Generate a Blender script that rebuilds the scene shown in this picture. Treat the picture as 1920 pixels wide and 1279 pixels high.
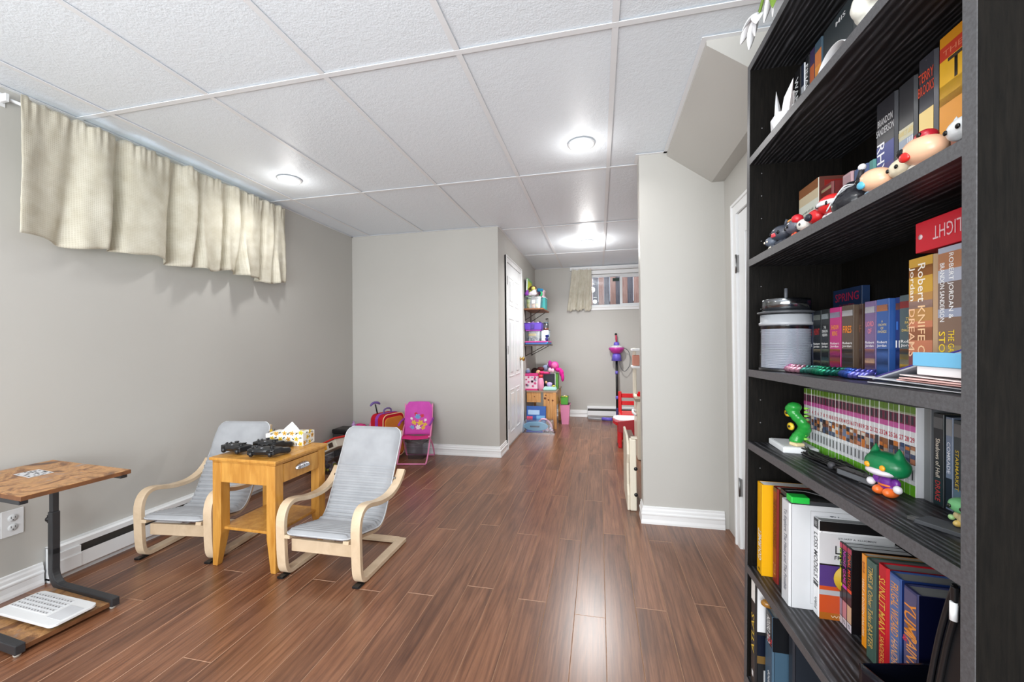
import bpy, bmesh, math, random
from mathutils import Vector, Matrix, Euler, Quaternion
random.seed(11)
for o in list(bpy.data.objects):
    bpy.data.objects.remove(o, do_unlink=True)
SC = bpy.context.scene
C = SC.collection
PI = math.pi

# ------------------------------------------------------------------ camera, world, lights, exposure
CEIL = 2.277
cam_d = bpy.data.cameras.new('camera')
cam_d.sensor_width = 36.0
cam_d.lens = 747.9 / 1920 * 36
cam_d.clip_start = 0.02
cam = bpy.data.objects.new('camera', cam_d)
C.objects.link(cam)
YAW, PITCH, ROLL = .2148, .0092, -.0104
_f = Vector((-math.sin(YAW)*math.cos(PITCH), math.cos(YAW)*math.cos(PITCH), math.sin(PITCH)))
_r = Vector((math.cos(YAW), math.sin(YAW), 0))
_u = _r.cross(_f)
_R = _r*math.cos(ROLL) + _u*math.sin(ROLL)
_U = _u*math.cos(ROLL) - _r*math.sin(ROLL)
cam.matrix_world = Matrix(((_R.x, _U.x, -_f.x, 0), (_R.y, _U.y, -_f.y, 0), (_R.z, _U.z, -_f.z, 1.1075), (0, 0, 0, 1)))
SC.camera = cam

world = bpy.data.worlds.new('world')
SC.world = world
world.use_nodes = True
_bg = world.node_tree.nodes['Background']
_bg.inputs[0].default_value = (.83, .90, 1, 1)
_bg.inputs[1].default_value = 3.0

SC.view_settings.view_transform = 'Standard'
SC.view_settings.look = 'None'
SC.view_settings.gamma = 1
SC.view_settings.use_curve_mapping = False
SC.view_settings.exposure = 0.29

def area(name, loc, rot, sx, sy, power, col=(1, 1, 1)):
    d = bpy.data.lights.new(name, 'AREA')
    d.shape = 'RECTANGLE'; d.size = sx; d.size_y = sy
    d.energy = power; d.color = col
    o = bpy.data.objects.new(name, d)
    o.location = loc; o.rotation_euler = rot
    C.objects.link(o)
    return o
# two soft fill lights added behind the camera, not lamps of the room
area('rear_fill_light', (-.9, -1.65, 1.25), (PI/2, 0, 0), 2.9, 1.9, 60, (.95, .98, 1)).data.spread = math.radians(130)
area('ceiling_fill_light', (-.7, -1.0, 1.15), (math.radians(126), 0, 0), 2.2, 1.0, 31, (.92, .975, 1))
LAMPS = [(-2.10, 2.385, 3.2), (-.087, 2.36, 3.2), (-.118, 4.63, 25), (-2.0, .45, 5), (-.2, .1, 5)]

# ------------------------------------------------------------------ materials
def lin(c):
    def g(v):
        v /= 255.0
        return v/12.92 if v <= .04045 else ((v+.055)/1.055)**2.4
    return (g(c[0]), g(c[1]), g(c[2]), 1)
_mc = {}
def mat(name, col=(200, 200, 200), rough=.5, metal=0, spec=.5, emit=0, alpha=1, trans=0, coat=0):
    if name in _mc: return _mc[name]
    m = bpy.data.materials.new(name); m.use_nodes = True
    b = m.node_tree.nodes['Principled BSDF']
    b.inputs['Base Color'].default_value = lin(col)
    b.inputs['Roughness'].default_value = rough
    b.inputs['Metallic'].default_value = metal
    b.inputs['Specular IOR Level'].default_value = spec
    b.inputs['Alpha'].default_value = alpha
    b.inputs['Transmission Weight'].default_value = trans
    b.inputs['Coat Weight'].default_value = coat
    if emit:
        b.inputs['Emission Color'].default_value = lin(col)
        b.inputs['Emission Strength'].default_value = emit
    _mc[name] = m
    return m
def flat(c, rough=.55):
    return mat('plain_%02x%02x%02x_%d' % (c[0], c[1], c[2], int(rough*100)), c, rough)
class NT:
    def __init__(s, m):
        s.t = m.node_tree; s.b = s.t.nodes['Principled BSDF']; s.m = m
    def n(s, ty, **k):
        x = s.t.nodes.new(ty)
        for a, v in k.items():
            if a in x.inputs: x.inputs[a].default_value = v
            else: setattr(x, a, v)
        return x
    def l(s, a, b): s.t.links.new(a, b)
    def coord(s, scale=(1, 1, 1), kind='Object', rnd=False, rot=(0, 0, 0)):
        tc = s.n('ShaderNodeTexCoord'); mp = s.n('ShaderNodeMapping')
        mp.inputs['Scale'].default_value = scale; mp.inputs['Rotation'].default_value = rot
        src = tc.outputs[kind]
        if rnd:
            oi = s.n('ShaderNodeObjectInfo'); ml = s.n('ShaderNodeVectorMath', operation='SCALE')
            cb = s.n('ShaderNodeCombineXYZ')
            s.l(oi.outputs['Random'], cb.inputs[0]); s.l(oi.outputs['Random'], cb.inputs[1]); s.l(oi.outputs['Random'], cb.inputs[2])
            s.l(cb.outputs[0], ml.inputs[0]); ml.inputs['Scale'].default_value = 37
            ad = s.n('ShaderNodeVectorMath', operation='ADD')
            s.l(src, ad.inputs[0]); s.l(ml.outputs[0], ad.inputs[1]); src = ad.outputs[0]
        s.l(src, mp.inputs[0])
        return mp.outputs[0]
    def noise(s, vec, scale=5, detail=4, rough=.55, dist=0):
        x = s.n('ShaderNodeTexNoise'); x.inputs['Scale'].default_value = scale; x.inputs['Detail'].default_value = detail
        x.inputs['Roughness'].default_value = rough; x.inputs['Distortion'].default_value = dist
        s.l(vec, x.inputs['Vector']); return x.outputs['Fac']
    def ramp(s, fac, stops):
        x = s.n('ShaderNodeValToRGB'); e = x.color_ramp.elements
        while len(e) < len(stops): e.new(.5)
        for i, (p, c) in enumerate(stops): e[i].position = p; e[i].color = lin(c)
        s.l(fac, x.inputs[0]); return x.outputs[0]
    def bump(s, h, strength=.3, dist=.002):
        x = s.n('ShaderNodeBump'); x.inputs['Strength'].default_value = strength; x.inputs['Distance'].default_value = dist
        s.l(h, x.inputs['Height']); s.l(x.outputs[0], s.b.inputs['Normal']); return x
    def mix(s, fac, a, b, mode='MIX'):
        x = s.n('ShaderNodeMix', data_type='RGBA', blend_type=mode)
        if isinstance(fac, float): x.inputs[0].default_value = fac
        else: s.l(fac, x.inputs[0])
        for i, v in ((6, a), (7, b)):
            if isinstance(v, tuple): x.inputs[i].default_value = lin(v)
            else: s.l(v, x.inputs[i])
        return x.outputs[2]
    def col(s, c): s.l(c, s.b.inputs['Base Color'])

def paint(name, c):
    m = mat(name, c, .42, spec=.35); t = NT(m)
    v = t.coord((1, 1, 1))
    n = t.noise(v, 160, 3); t.bump(n, .08, .001)
    n2 = t.noise(v, 1.3, 2)
    t.col(t.ramp(n2, [(.3, tuple(x-2 for x in c)), (.7, tuple(x+2 for x in c))]))
    return m
WALL = paint('greige_wall_paint', (188, 186, 181))
WHITE = mat('white_trim_paint', (236, 237, 238), .35)
WHITE2 = mat('white_enamel', (232, 234, 236), .3)
def tile_mat():
    m = mat('ceiling_tile_white', (236, 243, 250), .42, spec=.5); t = NT(m)
    v = t.coord((1, 1, 1))
    a = t.noise(v, 130, 4, .6); b = t.noise(v, 40, 2)
    ad = t.n('ShaderNodeMath', operation='ADD'); t.l(a, ad.inputs[0]); t.l(b, ad.inputs[1])
    t.bump(ad.outputs[0], .36, .005)
    return m
TILE = tile_mat()
GRID = mat('ceiling_grid_white', (236, 238, 241), .4)
def plank_mat():
    m = mat('walnut_laminate', (110, 75, 58), .30, spec=.8); t = NT(m)
    v = t.coord((1, 1, 1), rnd=True)
    mp = t.n('ShaderNodeMapping'); mp.inputs['Scale'].default_value = (7, .75, 1); t.l(v, mp.inputs[0])
    n1 = t.noise(mp.outputs[0], 2.2, 6, .6, 1.2)
    w = t.n('ShaderNodeTexWave', wave_type='BANDS', bands_direction='X')
    w.inputs['Scale'].default_value = 1.6; w.inputs['Distortion'].default_value = 7; w.inputs['Detail'].default_value = 3; w.inputs['Detail Scale'].default_value = 1.2
    t.l(mp.outputs[0], w.inputs['Vector'])
    mp2 = t.n('ShaderNodeMapping'); mp2.inputs['Scale'].default_value = (90, 3, 1); t.l(v, mp2.inputs[0])
    n2 = t.noise(mp2.outputs[0], 2, 4, .7)
    c1 = t.ramp(n1, [(.28, (102, 64, 44)), (.5, (138, 94, 68)), (.72, (160, 114, 86))])
    c2 = t.ramp(w.outputs['Fac'], [(.0, (150, 124, 110)), (.35, (255, 255, 255))])
    c3 = t.ramp(n2, [(.32, (160, 138, 126)), (.6, (255, 255, 255))])
    c = t.mix(.30, c1, c2, 'MULTIPLY'); c = t.mix(.6, c, c3, 'MULTIPLY')
    oi = t.n('ShaderNodeObjectInfo')
    c4 = t.ramp(oi.outputs['Random'], [(0, (224, 220, 220)), (.5, (242, 238, 235)), (1, (255, 248, 240))])
    c = t.mix(1.0, c, c4, 'MULTIPLY')
    t.col(c); t.bump(n2, .10, .0006)
    return m
PLANK = plank_mat()
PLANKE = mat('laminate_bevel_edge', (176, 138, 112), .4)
def wood(name, dark, light, rough=.4, stretch=(1, 1, 12), scale=8, bump=.05, rnd=False):
    m = mat(name, light, rough); t = NT(m)
    v = t.coord(stretch, rnd=rnd)
    n = t.noise(v, scale, 5, .6, .8)
    t.col(t.ramp(n, [(.3, dark), (.7, light)])); t.bump(n, bump, .001)
    return m
HONEY = wood('honey_pine', (176, 118, 44), (208, 154, 74), .35, (6, 6, 1), 5)
BIRCH = wood('pale_birch', (198, 174, 144), (218, 196, 168), .42, (1, 1, 1), 9)
DESKPINE = wood('knotty_pine', (190, 128, 66), (222, 166, 100), .45, (10, 10, 1.2), 4)
def black_ash(name='black_ash_grain', edge=False):
    m = mat(name, (30, 30, 32), .45, spec=.35); t = NT(m)
    v = t.coord((1, 1, 1))
    mp = t.n('ShaderNodeMapping'); mp.inputs['Scale'].default_value = (17, 2.2, 2.2); t.l(v, mp.inputs[0])
    w = t.n('ShaderNodeTexWave', wave_type='BANDS', bands_direction='X')
    w.inputs['Scale'].default_value = 1.3; w.inputs['Distortion'].default_value = 15; w.inputs['Detail'].default_value = 3; w.inputs['Detail Scale'].default_value = .6
    t.l(mp.outputs[0], w.inputs['Vector'])
    n = t.noise(mp.outputs[0], 9, 4, .7)
    ml = t.n('ShaderNodeMath', operation='MULTIPLY'); t.l(w.outputs['Fac'], ml.inputs[0]); t.l(n, ml.inputs[1])
    t.col(t.ramp(ml.outputs[0], [(.15, (24, 24, 26)), (.5, (64, 65, 69)), (.85, (132, 134, 140))])); t.bump(ml.outputs[0], .16, .001)
    return m
ASH = black_ash()
ASHP = mat('black_panel_grain', (24, 21, 19), .6, spec=.12); _t = NT(ASHP)
_n = _t.noise(_t.coord((60, 60, 5)), 3, 5, .7); _t.col(_t.ramp(_n, [(.35, (9, 8, 7)), (.75, (23, 20, 17))])); _t.bump(_n, .5, .001)
EDGE = mat('grey_edge_band', (78, 78, 82), .4); _t = NT(EDGE)
_n = _t.noise(_t.coord((30, 30, 30)), 6, 4, .7); _t.col(_t.ramp(_n, [(.35, (68, 67, 69)), (.7, (88, 88, 91))]))
CHAR = mat('charcoal_powder_coat', (46, 47, 50), .45)
BLACKP = mat('black_plastic', (22, 22, 24), .35)
def rust():
    m = mat('rustic_slate_board', (130, 95, 65), .45); t = NT(m); v = t.coord((1, 1, 1))
    n = t.noise(v, 6.5, 6, .7, .9); n2 = t.noise(v, 30, 5, .7)
    c = t.ramp(n, [(.34, (96, 76, 66)), (.43, (146, 100, 62)), (.50, (206, 158, 106)), (.57, (178, 130, 86)), (.66, (176, 164, 156))])
    t.col(t.mix(.35, c, t.ramp(n2, [(.35, (70, 55, 48)), (.65, (230, 210, 190))]), 'MULTIPLY'))
    return m
RUST = rust()
RUSTE = wood('rustic_board_edge', (84, 52, 32), (128, 84, 52), .5, (1, 1, 1), 12)
def fabric(name, c, scale=600, b=.25):
    m = mat(name, c, .9, spec=.2); t = NT(m); v = t.coord((1, 1, 1))
    n = t.noise(v, scale, 2); t.bump(n, b, .001)
    n2 = t.noise(v, 9, 3); t.col(t.ramp(n2, [(.3, tuple(max(0, x-8) for x in c)), (.7, tuple(min(255, x+5) for x in c))]))
    return m
CUSH = fabric('light_grey_cotton', (164, 166, 170))
PIPE = fabric('pale_piping', (196, 198, 202))
def curtain_mat():
    m = mat('beige_woven_cotton', (205, 194, 168), .9, spec=.15); t = NT(m)
    v = t.coord((1, 1, 1), rot=(0, 0, 0))
    sx = t.n('ShaderNodeSeparateXYZ'); t.l(v, sx.inputs[0])
    def sn(o, k):
        a = t.n('ShaderNodeMath', operation='MULTIPLY'); t.l(o, a.inputs[0]); a.inputs[1].default_value = k
        b = t.n('ShaderNodeMath', operation='SINE'); t.l(a.outputs[0], b.inputs[0]); return b.outputs[0]
    a = sn(sx.outputs[1], 900); b = sn(sx.outputs[2], 700)
    mx = t.n('ShaderNodeMath', operation='MAXIMUM'); t.l(a, mx.inputs[0]); t.l(b, mx.inputs[1])
    n = t.noise(v, 14, 4)
    base = t.ramp(n, [(.3, (214, 208, 190)), (.7, (230, 226, 212))])
    c = t.mix(.2, base, t.ramp(mx.outputs[0], [(.0, (176, 166, 142)), (.8, (255, 255, 255))]), 'MULTIPLY')
    t.col(c); t.bump(mx.outputs[0], .25, .001)
    tr = t.n('ShaderNodeBsdfTranslucent'); t.l(c, tr.inputs[0])
    ms = t.n('ShaderNodeMixShader'); ms.inputs[0].default_value = .2
    out = [x for x in t.t.nodes if x.type == 'OUTPUT_MATERIAL'][0]
    t.l(t.b.outputs[0], ms.inputs[1]); t.l(tr.outputs[0], ms.inputs[2]); t.l(ms.outputs[0], out.inputs[0])
    return m
CURT = curtain_mat()
def glass_mat(name, tint=(255, 255, 255), rough=.02, a=.12):
    m = bpy.data.materials.new(name); m.use_nodes = True; nt = m.node_tree; nt.nodes.clear()
    o = nt.nodes.new('ShaderNodeOutputMaterial'); tr = nt.nodes.new('ShaderNodeBsdfTransparent'); gl = nt.nodes.new('ShaderNodeBsdfGlossy'); mx = nt.nodes.new('ShaderNodeMixShader')
    tr.inputs[0].default_value = lin(tint); gl.inputs['Roughness'].default_value = rough; mx.inputs[0].default_value = a
    nt.links.new(tr.outputs[0], mx.inputs[1]); nt.links.new(gl.outputs[0], mx.inputs[2]); nt.links.new(mx.outputs[0], o.inputs[0])
    return m
GLASS = glass_mat('window_glass', (235, 242, 245), .02, .06)
CLEAR = glass_mat('clear_plastic', (214, 222, 228), .15, .22)
SMOKE = glass_mat('smoky_clear_plastic', (206, 209, 215), .2, .16)
CHROME = mat('chrome', (200, 200, 205), .18, 1)
BRASS = mat('brass', (196, 160, 90), .25, 1)
STEEL = mat('brushed_steel', (150, 150, 150), .35, 1)

# ------------------------------------------------------------------ mesh helpers
class MB:
    def __init__(s): s.v = []; s.f = []; s.m = []; s.sm = []
    def add(s, vs, fs, m=0, sm=False):
        k = len(s.v); s.v += [tuple(x) for x in vs]
        for f in fs: s.f.append(tuple(i+k for i in f)); s.m.append(m); s.sm.append(sm)
        return s
    def box(s, x0, x1, y0, y1, z0, z1, m=0):
        return s.add([(x0, y0, z0), (x1, y0, z0), (x1, y1, z0), (x0, y1, z0), (x0, y0, z1), (x1, y0, z1), (x1, y1, z1), (x0, y1, z1)],
                     [(0, 3, 2, 1), (4, 5, 6, 7), (0, 1, 5, 4), (1, 2, 6, 5), (2, 3, 7, 6), (3, 0, 4, 7)], m)
    def obox(s, c, size, rot=(0, 0, 0), m=0):
        R = Euler(rot).to_matrix(); c = Vector(c); a, b, d = size[0]/2, size[1]/2, size[2]/2
        vs = [c + R @ Vector(p) for p in ((-a, -b, -d), (a, -b, -d), (a, b, -d), (-a, b, -d), (-a, -b, d), (a, -b, d), (a, b, d), (-a, b, d))]
        return s.add(vs, [(0, 3, 2, 1), (4, 5, 6, 7), (0, 1, 5, 4), (1, 2, 6, 5), (2, 3, 7, 6), (3, 0, 4, 7)], m)
    def prism(s, poly, ax, a0, a1, m=0, sm=False):
        def P(p, a):
            return {'x': (a, p[0], p[1]), 'y': (p[0], a, p[1]), 'z': (p[0], p[1], a)}[ax]
        n = len(poly)
        vs = [P(p, a0) for p in poly] + [P(p, a1) for p in poly]
        s.add(vs, [tuple(range(n))[::-1], tuple(range(n, 2*n))], m)
        k = len(s.v) - 2*n
        for i in range(n):
            j = (i+1) % n
            s.f.append((k+i, k+j, k+n+j, k+n+i)); s.m.append(m); s.sm.append(sm)
        return s
    def strip(s, path, x0, x1, th, m=0, ax='x', sm=True):
        """a flat bent strip: 2D path, offset by th, extruded from x0 to x1"""
        L, Rr = [], []
        n = len(path)
        for i in range(n):
            a = Vector(path[max(0, i-1)]); b = Vector(path[min(n-1, i+1)]); d = (b-a); d = d.normalized() if d.length > 0 else Vector((1, 0))
            nn = Vector((-d.y, d.x)) * th/2; p = Vector(path[i])
            L.append(p+nn); Rr.append(p-nn)
        def P(p, a): return {'x': (a, p[0], p[1]), 'y': (p[0], a, p[1]), 'z': (p[0], p[1], a)}[ax]
        vs = []
        for i in range(n): vs += [P(L[i], x0), P(Rr[i], x0), P(Rr[i], x1), P(L[i], x1)]
        k = len(s.v); s.v += vs
        for i in range(n-1):
            q = k+4*i
            for a, b in ((0, 1), (1, 2), (2, 3), (3, 0)):
                s.f.append((q+a, q+b, q+4+b, q+4+a)); s.m.append(m); s.sm.append(sm and (a in (1, 3) or a in (0, 2)) and a in (0, 2) is False)
        s.f.append((k+3, k+2, k+1, k)); s.m.append(m); s.sm.append(False)
        q = k+4*(n-1); s.f.append((q, q+1, q+2, q+3)); s.m.append(m); s.sm.append(False)
        return s
    def tube(s, path, r, n=8, m=0, closed=False, caps=True):
        pts = [Vector(p) for p in path]; N = len(pts)
        rr = r if isinstance(r, (list, tuple)) else [r]*N
        up = Vector((0, 0, 1)); prev = None; k = len(s.v)
        for i in range(N):
            a = pts[i-1] if (i > 0 or closed) else pts[0]; b = pts[(i+1) % N] if (i < N-1 or closed) else pts[-1]
            d = (b-a).normalized() if (b-a).length > 1e-9 else Vector((0, 0, 1))
            if prev is None:
                t = up if abs(d.dot(up)) < .95 else Vector((1, 0, 0)); e1 = d.cross(t).normalized()
            else:
                e1 = (prev - d*prev.dot(d)); e1 = e1.normalized() if e1.length > 1e-6 else d.cross(up).normalized()
            prev = e1; e2 = d.cross(e1)
            for j in range(n):
                a_ = 2*PI*j/n; s.v.append(tuple(pts[i] + e1*rr[i]*math.cos(a_) + e2*rr[i]*math.sin(a_)))
        for i in range(N if closed else N-1):
            for j in range(n):
                a0 = k+i*n+j; a1 = k+i*n+(j+1) % n; b0 = k+((i+1) % N)*n+j; b1 = k+((i+1) % N)*n+(j+1) % n
                s.f.append((a0, a1, b1, b0)); s.m.append(m); s.sm.append(True)
        if caps and not closed:
            s.f.append(tuple(range(k+n-1, k-1, -1))); s.m.append(m); s.sm.append(False)
            q = k+(N-1)*n; s.f.append(tuple(range(q, q+n))); s.m.append(m); s.sm.append(False)
        return s
    def lathe(s, prof, c=(0, 0, 0), n=24, m=0, sx=1, sy=1, R=None):
        c = Vector(c); k = len(s.v); N = len(prof)
        for r, z in prof:
            for j in range(n):
                p = Vector((r*math.cos(2*PI*j/n)*sx, r*math.sin(2*PI*j/n)*sy, z))
                if R is not None: p = R @ p
                s.v.append(tuple(c+p))
        for i in range(N-1):
            for j in range(n):
                s.f.append((k+i*n+j, k+i*n+(j+1) % n, k+(i+1)*n+(j+1) % n, k+(i+1)*n+j)); s.m.append(m); s.sm.append(True)
        if prof[0][0] > 1e-6: s.f.append(tuple(range(k+n-1, k-1, -1))); s.m.append(m); s.sm.append(False)
        if prof[-1][0] > 1e-6: q = k+(N-1)*n; s.f.append(tuple(range(q, q+n))); s.m.append(m); s.sm.append(False)
        return s
    def ball(s, c, r, n=12, m=0, R=None):
        if not isinstance(r, (tuple, list)): r = (r, r, r)
        h = max(5, n//2+1); prof = [(math.sin(PI*i/h), -math.cos(PI*i/h)) for i in range(h+1)]
        prof[0] = (1e-5, -1); prof[-1] = (1e-5, 1)
        S = Matrix.Diagonal(Vector(r)); RR = (R @ S) if R is not None else S
        return s.lathe(prof, c, n, m, R=RR)
    def grid(s, fn, nu, nv, m=0, sm=True, two=False):
        k = len(s.v)
        for i in range(nu+1):
            for j in range(nv+1): s.v.append(tuple(fn(i/nu, j/nv)))
        for i in range(nu):
            for j in range(nv):
                a = k+i*(nv+1)+j; s.f.append((a, a+nv+1, a+nv+2, a+1)); s.m.append(m); s.sm.append(sm)
        return s
    def build(s, name, mats, parent=None, bevel=0, seg=2, loc=None, rot=None, solid=0, sub=0, smooth=False):
        me = bpy.data.meshes.new(name); me.from_pydata(s.v, [], s.f); me.validate()
        if not isinstance(mats, (list, tuple)): mats = [mats]
        for q in mats: me.materials.append(q)
        if len(me.polygons) == len(s.f):
            me.polygons.foreach_set('material_index', s.m); me.polygons.foreach_set('use_smooth', [True]*len(s.f) if smooth else s.sm)
        bm = bmesh.new(); bm.from_mesh(me); bmesh.ops.recalc_face_normals(bm, faces=bm.faces); bm.to_mesh(me); bm.free()
        o = bpy.data.objects.new(name, me); C.objects.link(o)
        if parent is not None: o.parent = parent
        if loc is not None: o.location = loc
        if rot is not None: o.rotation_euler = rot
        if solid: q = o.modifiers.new('s', 'SOLIDIFY'); q.thickness = solid; q.offset = 0
        if bevel: q = o.modifiers.new('b', 'BEVEL'); q.width = bevel; q.segments = seg; q.limit_method = 'ANGLE'; q.angle_limit = math.radians(40)
        if sub: q = o.modifiers.new('u', 'SUBSURF'); q.levels = sub; q.render_levels = sub
        return o
def tag(o, label=None, cat=None, group=None, kind=None):
    if label: o['label'] = label
    if cat: o['category'] = cat
    if group: o['group'] = group
    if kind: o['kind'] = kind
    return o
def empty(name, loc=(0, 0, 0), rot=(0, 0, 0), label=None, cat=None, group=None):
    o = bpy.data.objects.new(name, None); C.objects.link(o); o.location = loc; o.rotation_euler = rot; o.empty_display_size = .05
    return tag(o, label, cat, group)
def struct(o, label=None): return tag(o, label, None, None, 'structure')
def copy_tree(o, parent=None):
    c = o.copy(); C.objects.link(c); c.parent = parent
    for ch in list(o.children): copy_tree(ch, c)
    return c
def smoothp(pts, k=6, closed=False):
    """Catmull-Rom through the points"""
    P = [Vector(p) for p in pts]; out = []; n = len(P)
    for i in range(n if closed else n-1):
        p0 = P[(i-1) % n] if (closed or i > 0) else P[0]; p1 = P[i]; p2 = P[(i+1) % n]; p3 = P[(i+2) % n] if (closed or i < n-2) else P[-1]
        for j in range(k):
            t = j/k
            out.append(.5*((2*p1) + (p2-p0)*t + (2*p0-5*p1+4*p2-p3)*t*t + (3*p1-p0-3*p2+p3)*t**3))
    if not closed: out.append(P[-1])
    return out
def text(s, o, right, up, w, h, m, parent, name='lettering', keep=False, bold=0):
    """flat print: string s fitted to w x h, centred on o, in the parent's frame"""
    cu = bpy.data.curves.new('t', 'FONT'); cu.body = s; cu.align_x = 'CENTER'; cu.align_y = 'CENTER'; cu.resolution_u = 2; cu.offset = bold
    t = bpy.data.objects.new('t', cu); C.objects.link(t)
    dg = bpy.context.evaluated_depsgraph_get(); me = bpy.data.meshes.new_from_object(t.evaluated_get(dg))
    bpy.data.objects.remove(t); bpy.data.curves.remove(cu)
    xs = [v.co.x for v in me.vertices]; ys = [v.co.y for v in me.vertices]
    if not xs: return None
    cx, cy = (min(xs)+max(xs))/2, (min(ys)+max(ys))/2; sx = w/(max(xs)-min(xs)); sy = h/(max(ys)-min(ys))
    if keep: sx = sy = min(sx, sy)
    o = Vector(o); right = Vector(right); up = Vector(up)
    for v in me.vertices: v.co = o + right*((v.co.x-cx)*sx) + up*((v.co.y-cy)*sy)
    me.materials.clear(); me.materials.append(m); me.name = name
    ob = bpy.data.objects.new(name, me); C.objects.link(ob); ob.parent = parent
    return ob
def remesh(mb, name, mats, parent=None, voxel=.004, sm=2, loc=None, rot=None):
    o = mb.build(name, mats, None)
    q = o.modifiers.new('r', 'REMESH'); q.mode = 'VOXEL'; q.voxel_size = voxel; q.use_smooth_shade = True
    if sm: q = o.modifiers.new('s', 'SMOOTH'); q.iterations = sm; q.factor = .6
    dg = bpy.context.evaluated_depsgraph_get(); me = bpy.data.meshes.new_from_object(o.evaluated_get(dg))
    bpy.data.objects.remove(o); me.name = name
    o = bpy.data.objects.new(name, me); C.objects.link(o)
    if parent is not None: o.parent = parent
    if loc is not None: o.location = loc
    if rot is not None: o.rotation_euler = rot
    return o
def arc(cx, cy, r, a0, a1, n=6):
    return [(cx+r*math.cos(math.radians(a0+(a1-a0)*i/n)), cy+r*math.sin(math.radians(a0+(a1-a0)*i/n))) for i in range(n+1)]
# ------------------------------------------------------------------ room shell
XL, XR = -2.583, .74
YB, YC, YF, Y0 = 3.818, 2.589, 6.16, -1.8
XB, XC, XR2 = -.9665, .256, 1.6
fl = MB().box(XL-.15, XR2+.15, Y0, YF+.15, -.12, -.009)
floor = struct(fl.build('floor', mat('floor_joint', (214, 190, 170), .5)), 'walnut-brown laminate plank floor running from the foreground into the far play corner')
PW, PL = .1235, 1.215
pm = {}
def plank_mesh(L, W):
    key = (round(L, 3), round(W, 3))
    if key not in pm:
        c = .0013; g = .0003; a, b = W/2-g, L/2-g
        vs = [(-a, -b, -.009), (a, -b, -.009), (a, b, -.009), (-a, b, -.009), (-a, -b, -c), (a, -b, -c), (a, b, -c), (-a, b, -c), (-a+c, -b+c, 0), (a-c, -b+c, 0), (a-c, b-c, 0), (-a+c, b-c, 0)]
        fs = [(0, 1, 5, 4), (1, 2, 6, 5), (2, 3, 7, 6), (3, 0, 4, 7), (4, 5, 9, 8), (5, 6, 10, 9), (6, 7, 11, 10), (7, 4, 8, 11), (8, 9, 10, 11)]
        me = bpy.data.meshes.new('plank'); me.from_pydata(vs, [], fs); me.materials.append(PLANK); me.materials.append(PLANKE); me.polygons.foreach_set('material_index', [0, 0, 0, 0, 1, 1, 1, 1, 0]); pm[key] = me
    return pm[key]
ncol0 = int(math.floor((XL-.012)/PW))
rp = random.Random(3)
k = ncol0; offs = 0.0
while .012 + k*PW < XR2-.001:
    x0, x1 = max(.012+k*PW, XL), min(.012+(k+1)*PW, XR2)
    k += 1
    if x1-x0 < .01: continue
    offs = (offs + .38 + .2*rp.random()) % 1.0
    y = -.6 - offs*PL
    ymax = YF
    while y < ymax:
        y0, y1 = max(y, -.6), min(y+PL, ymax)
        y += PL
        if y1-y0 < .02: continue
        if x0 > XR-.01 and y1 < 2.4: continue
        if x1 < XB and y0 > YB: continue
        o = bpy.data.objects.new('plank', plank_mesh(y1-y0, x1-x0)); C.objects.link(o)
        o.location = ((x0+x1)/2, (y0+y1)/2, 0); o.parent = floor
ys_near = MB().box(XL-.05, XR+.05, Y0, -.6, -.01, 0).build('near_boards', PLANK, floor)

# walls
wl = MB()
WY0, WY1, WZ0, WZ1 = 1.42, 2.62, 1.70, 2.18
wl.box(XL-.15, XL, Y0, WY0, 0, CEIL+.05).box(XL-.15, XL, WY1, YB+.1, 0, CEIL+.05).box(XL-.15, XL, WY0, WY1, 0, WZ0).box(XL-.15, XL, WY0, WY1, WZ1, CEIL+.05)
struct(wl.build('wall_left', WALL), 'long greige side wall with the curtained window and the heater')
struct(MB().box(XL, XB, YB, YF+.1, 0, CEIL+.05).build('wall_back', WALL), 'pale greige wall block at the end of the room, left of the corridor')
# far wall with window opening
FX0, FX1, FZ0, FZ1 = -.16, .68, 1.665, 2.16
wf = MB().box(XB, FX0, YF, YF+.15, 0, CEIL+.05).box(FX1, XR2+.1, YF, YF+.15, 0, CEIL+.05).box(FX0, FX1, YF, YF+.15, 0, FZ0).box(FX0, FX1, YF, YF+.15, FZ1, CEIL+.05)
struct(wf.build('wall_far', WALL), 'far greige wall with the sliding basement window')
struct(MB().box(XC, XR2, YC, YC+.11, 0, CEIL+.05).build('wall_closet', WALL), 'greige closet wall end between the corridor and the white door')
struct(MB().box(XR2, XR2+.1, YC, YF+.1, 0, CEIL+.05).build('wall_alcove', WALL))
# right wall with door opening
DY0, DY1, DZ = 1.56, 2.355, 1.80
wr = MB().box(XR, XR+.12, Y0, DY0, 0, CEIL+.05).box(XR, XR+.12, DY1, YC, 0, CEIL+.05).box(XR, XR+.12, DY0, DY1, DZ, CEIL+.05)
struct(wr.build('wall_right', WALL), 'greige side wall behind the black bookcase')
struct(MB().box(XL-.15, XR+.12, Y0-.1, Y0, 0, CEIL+.05).build('wall_near', WALL))
# stair bulkhead: a sloped soffit hanging from the ceiling
bk = MB().prism([(.42, CEIL-.001), (.42, CEIL-.02), (.672, 2.07), (XR, 2.07), (XR, CEIL-.001)], 'y', 1.66, YC)
struct(bk.build('trim_1', WALL), 'sloping greige stair soffit hanging below the ceiling above the white door')
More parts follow.
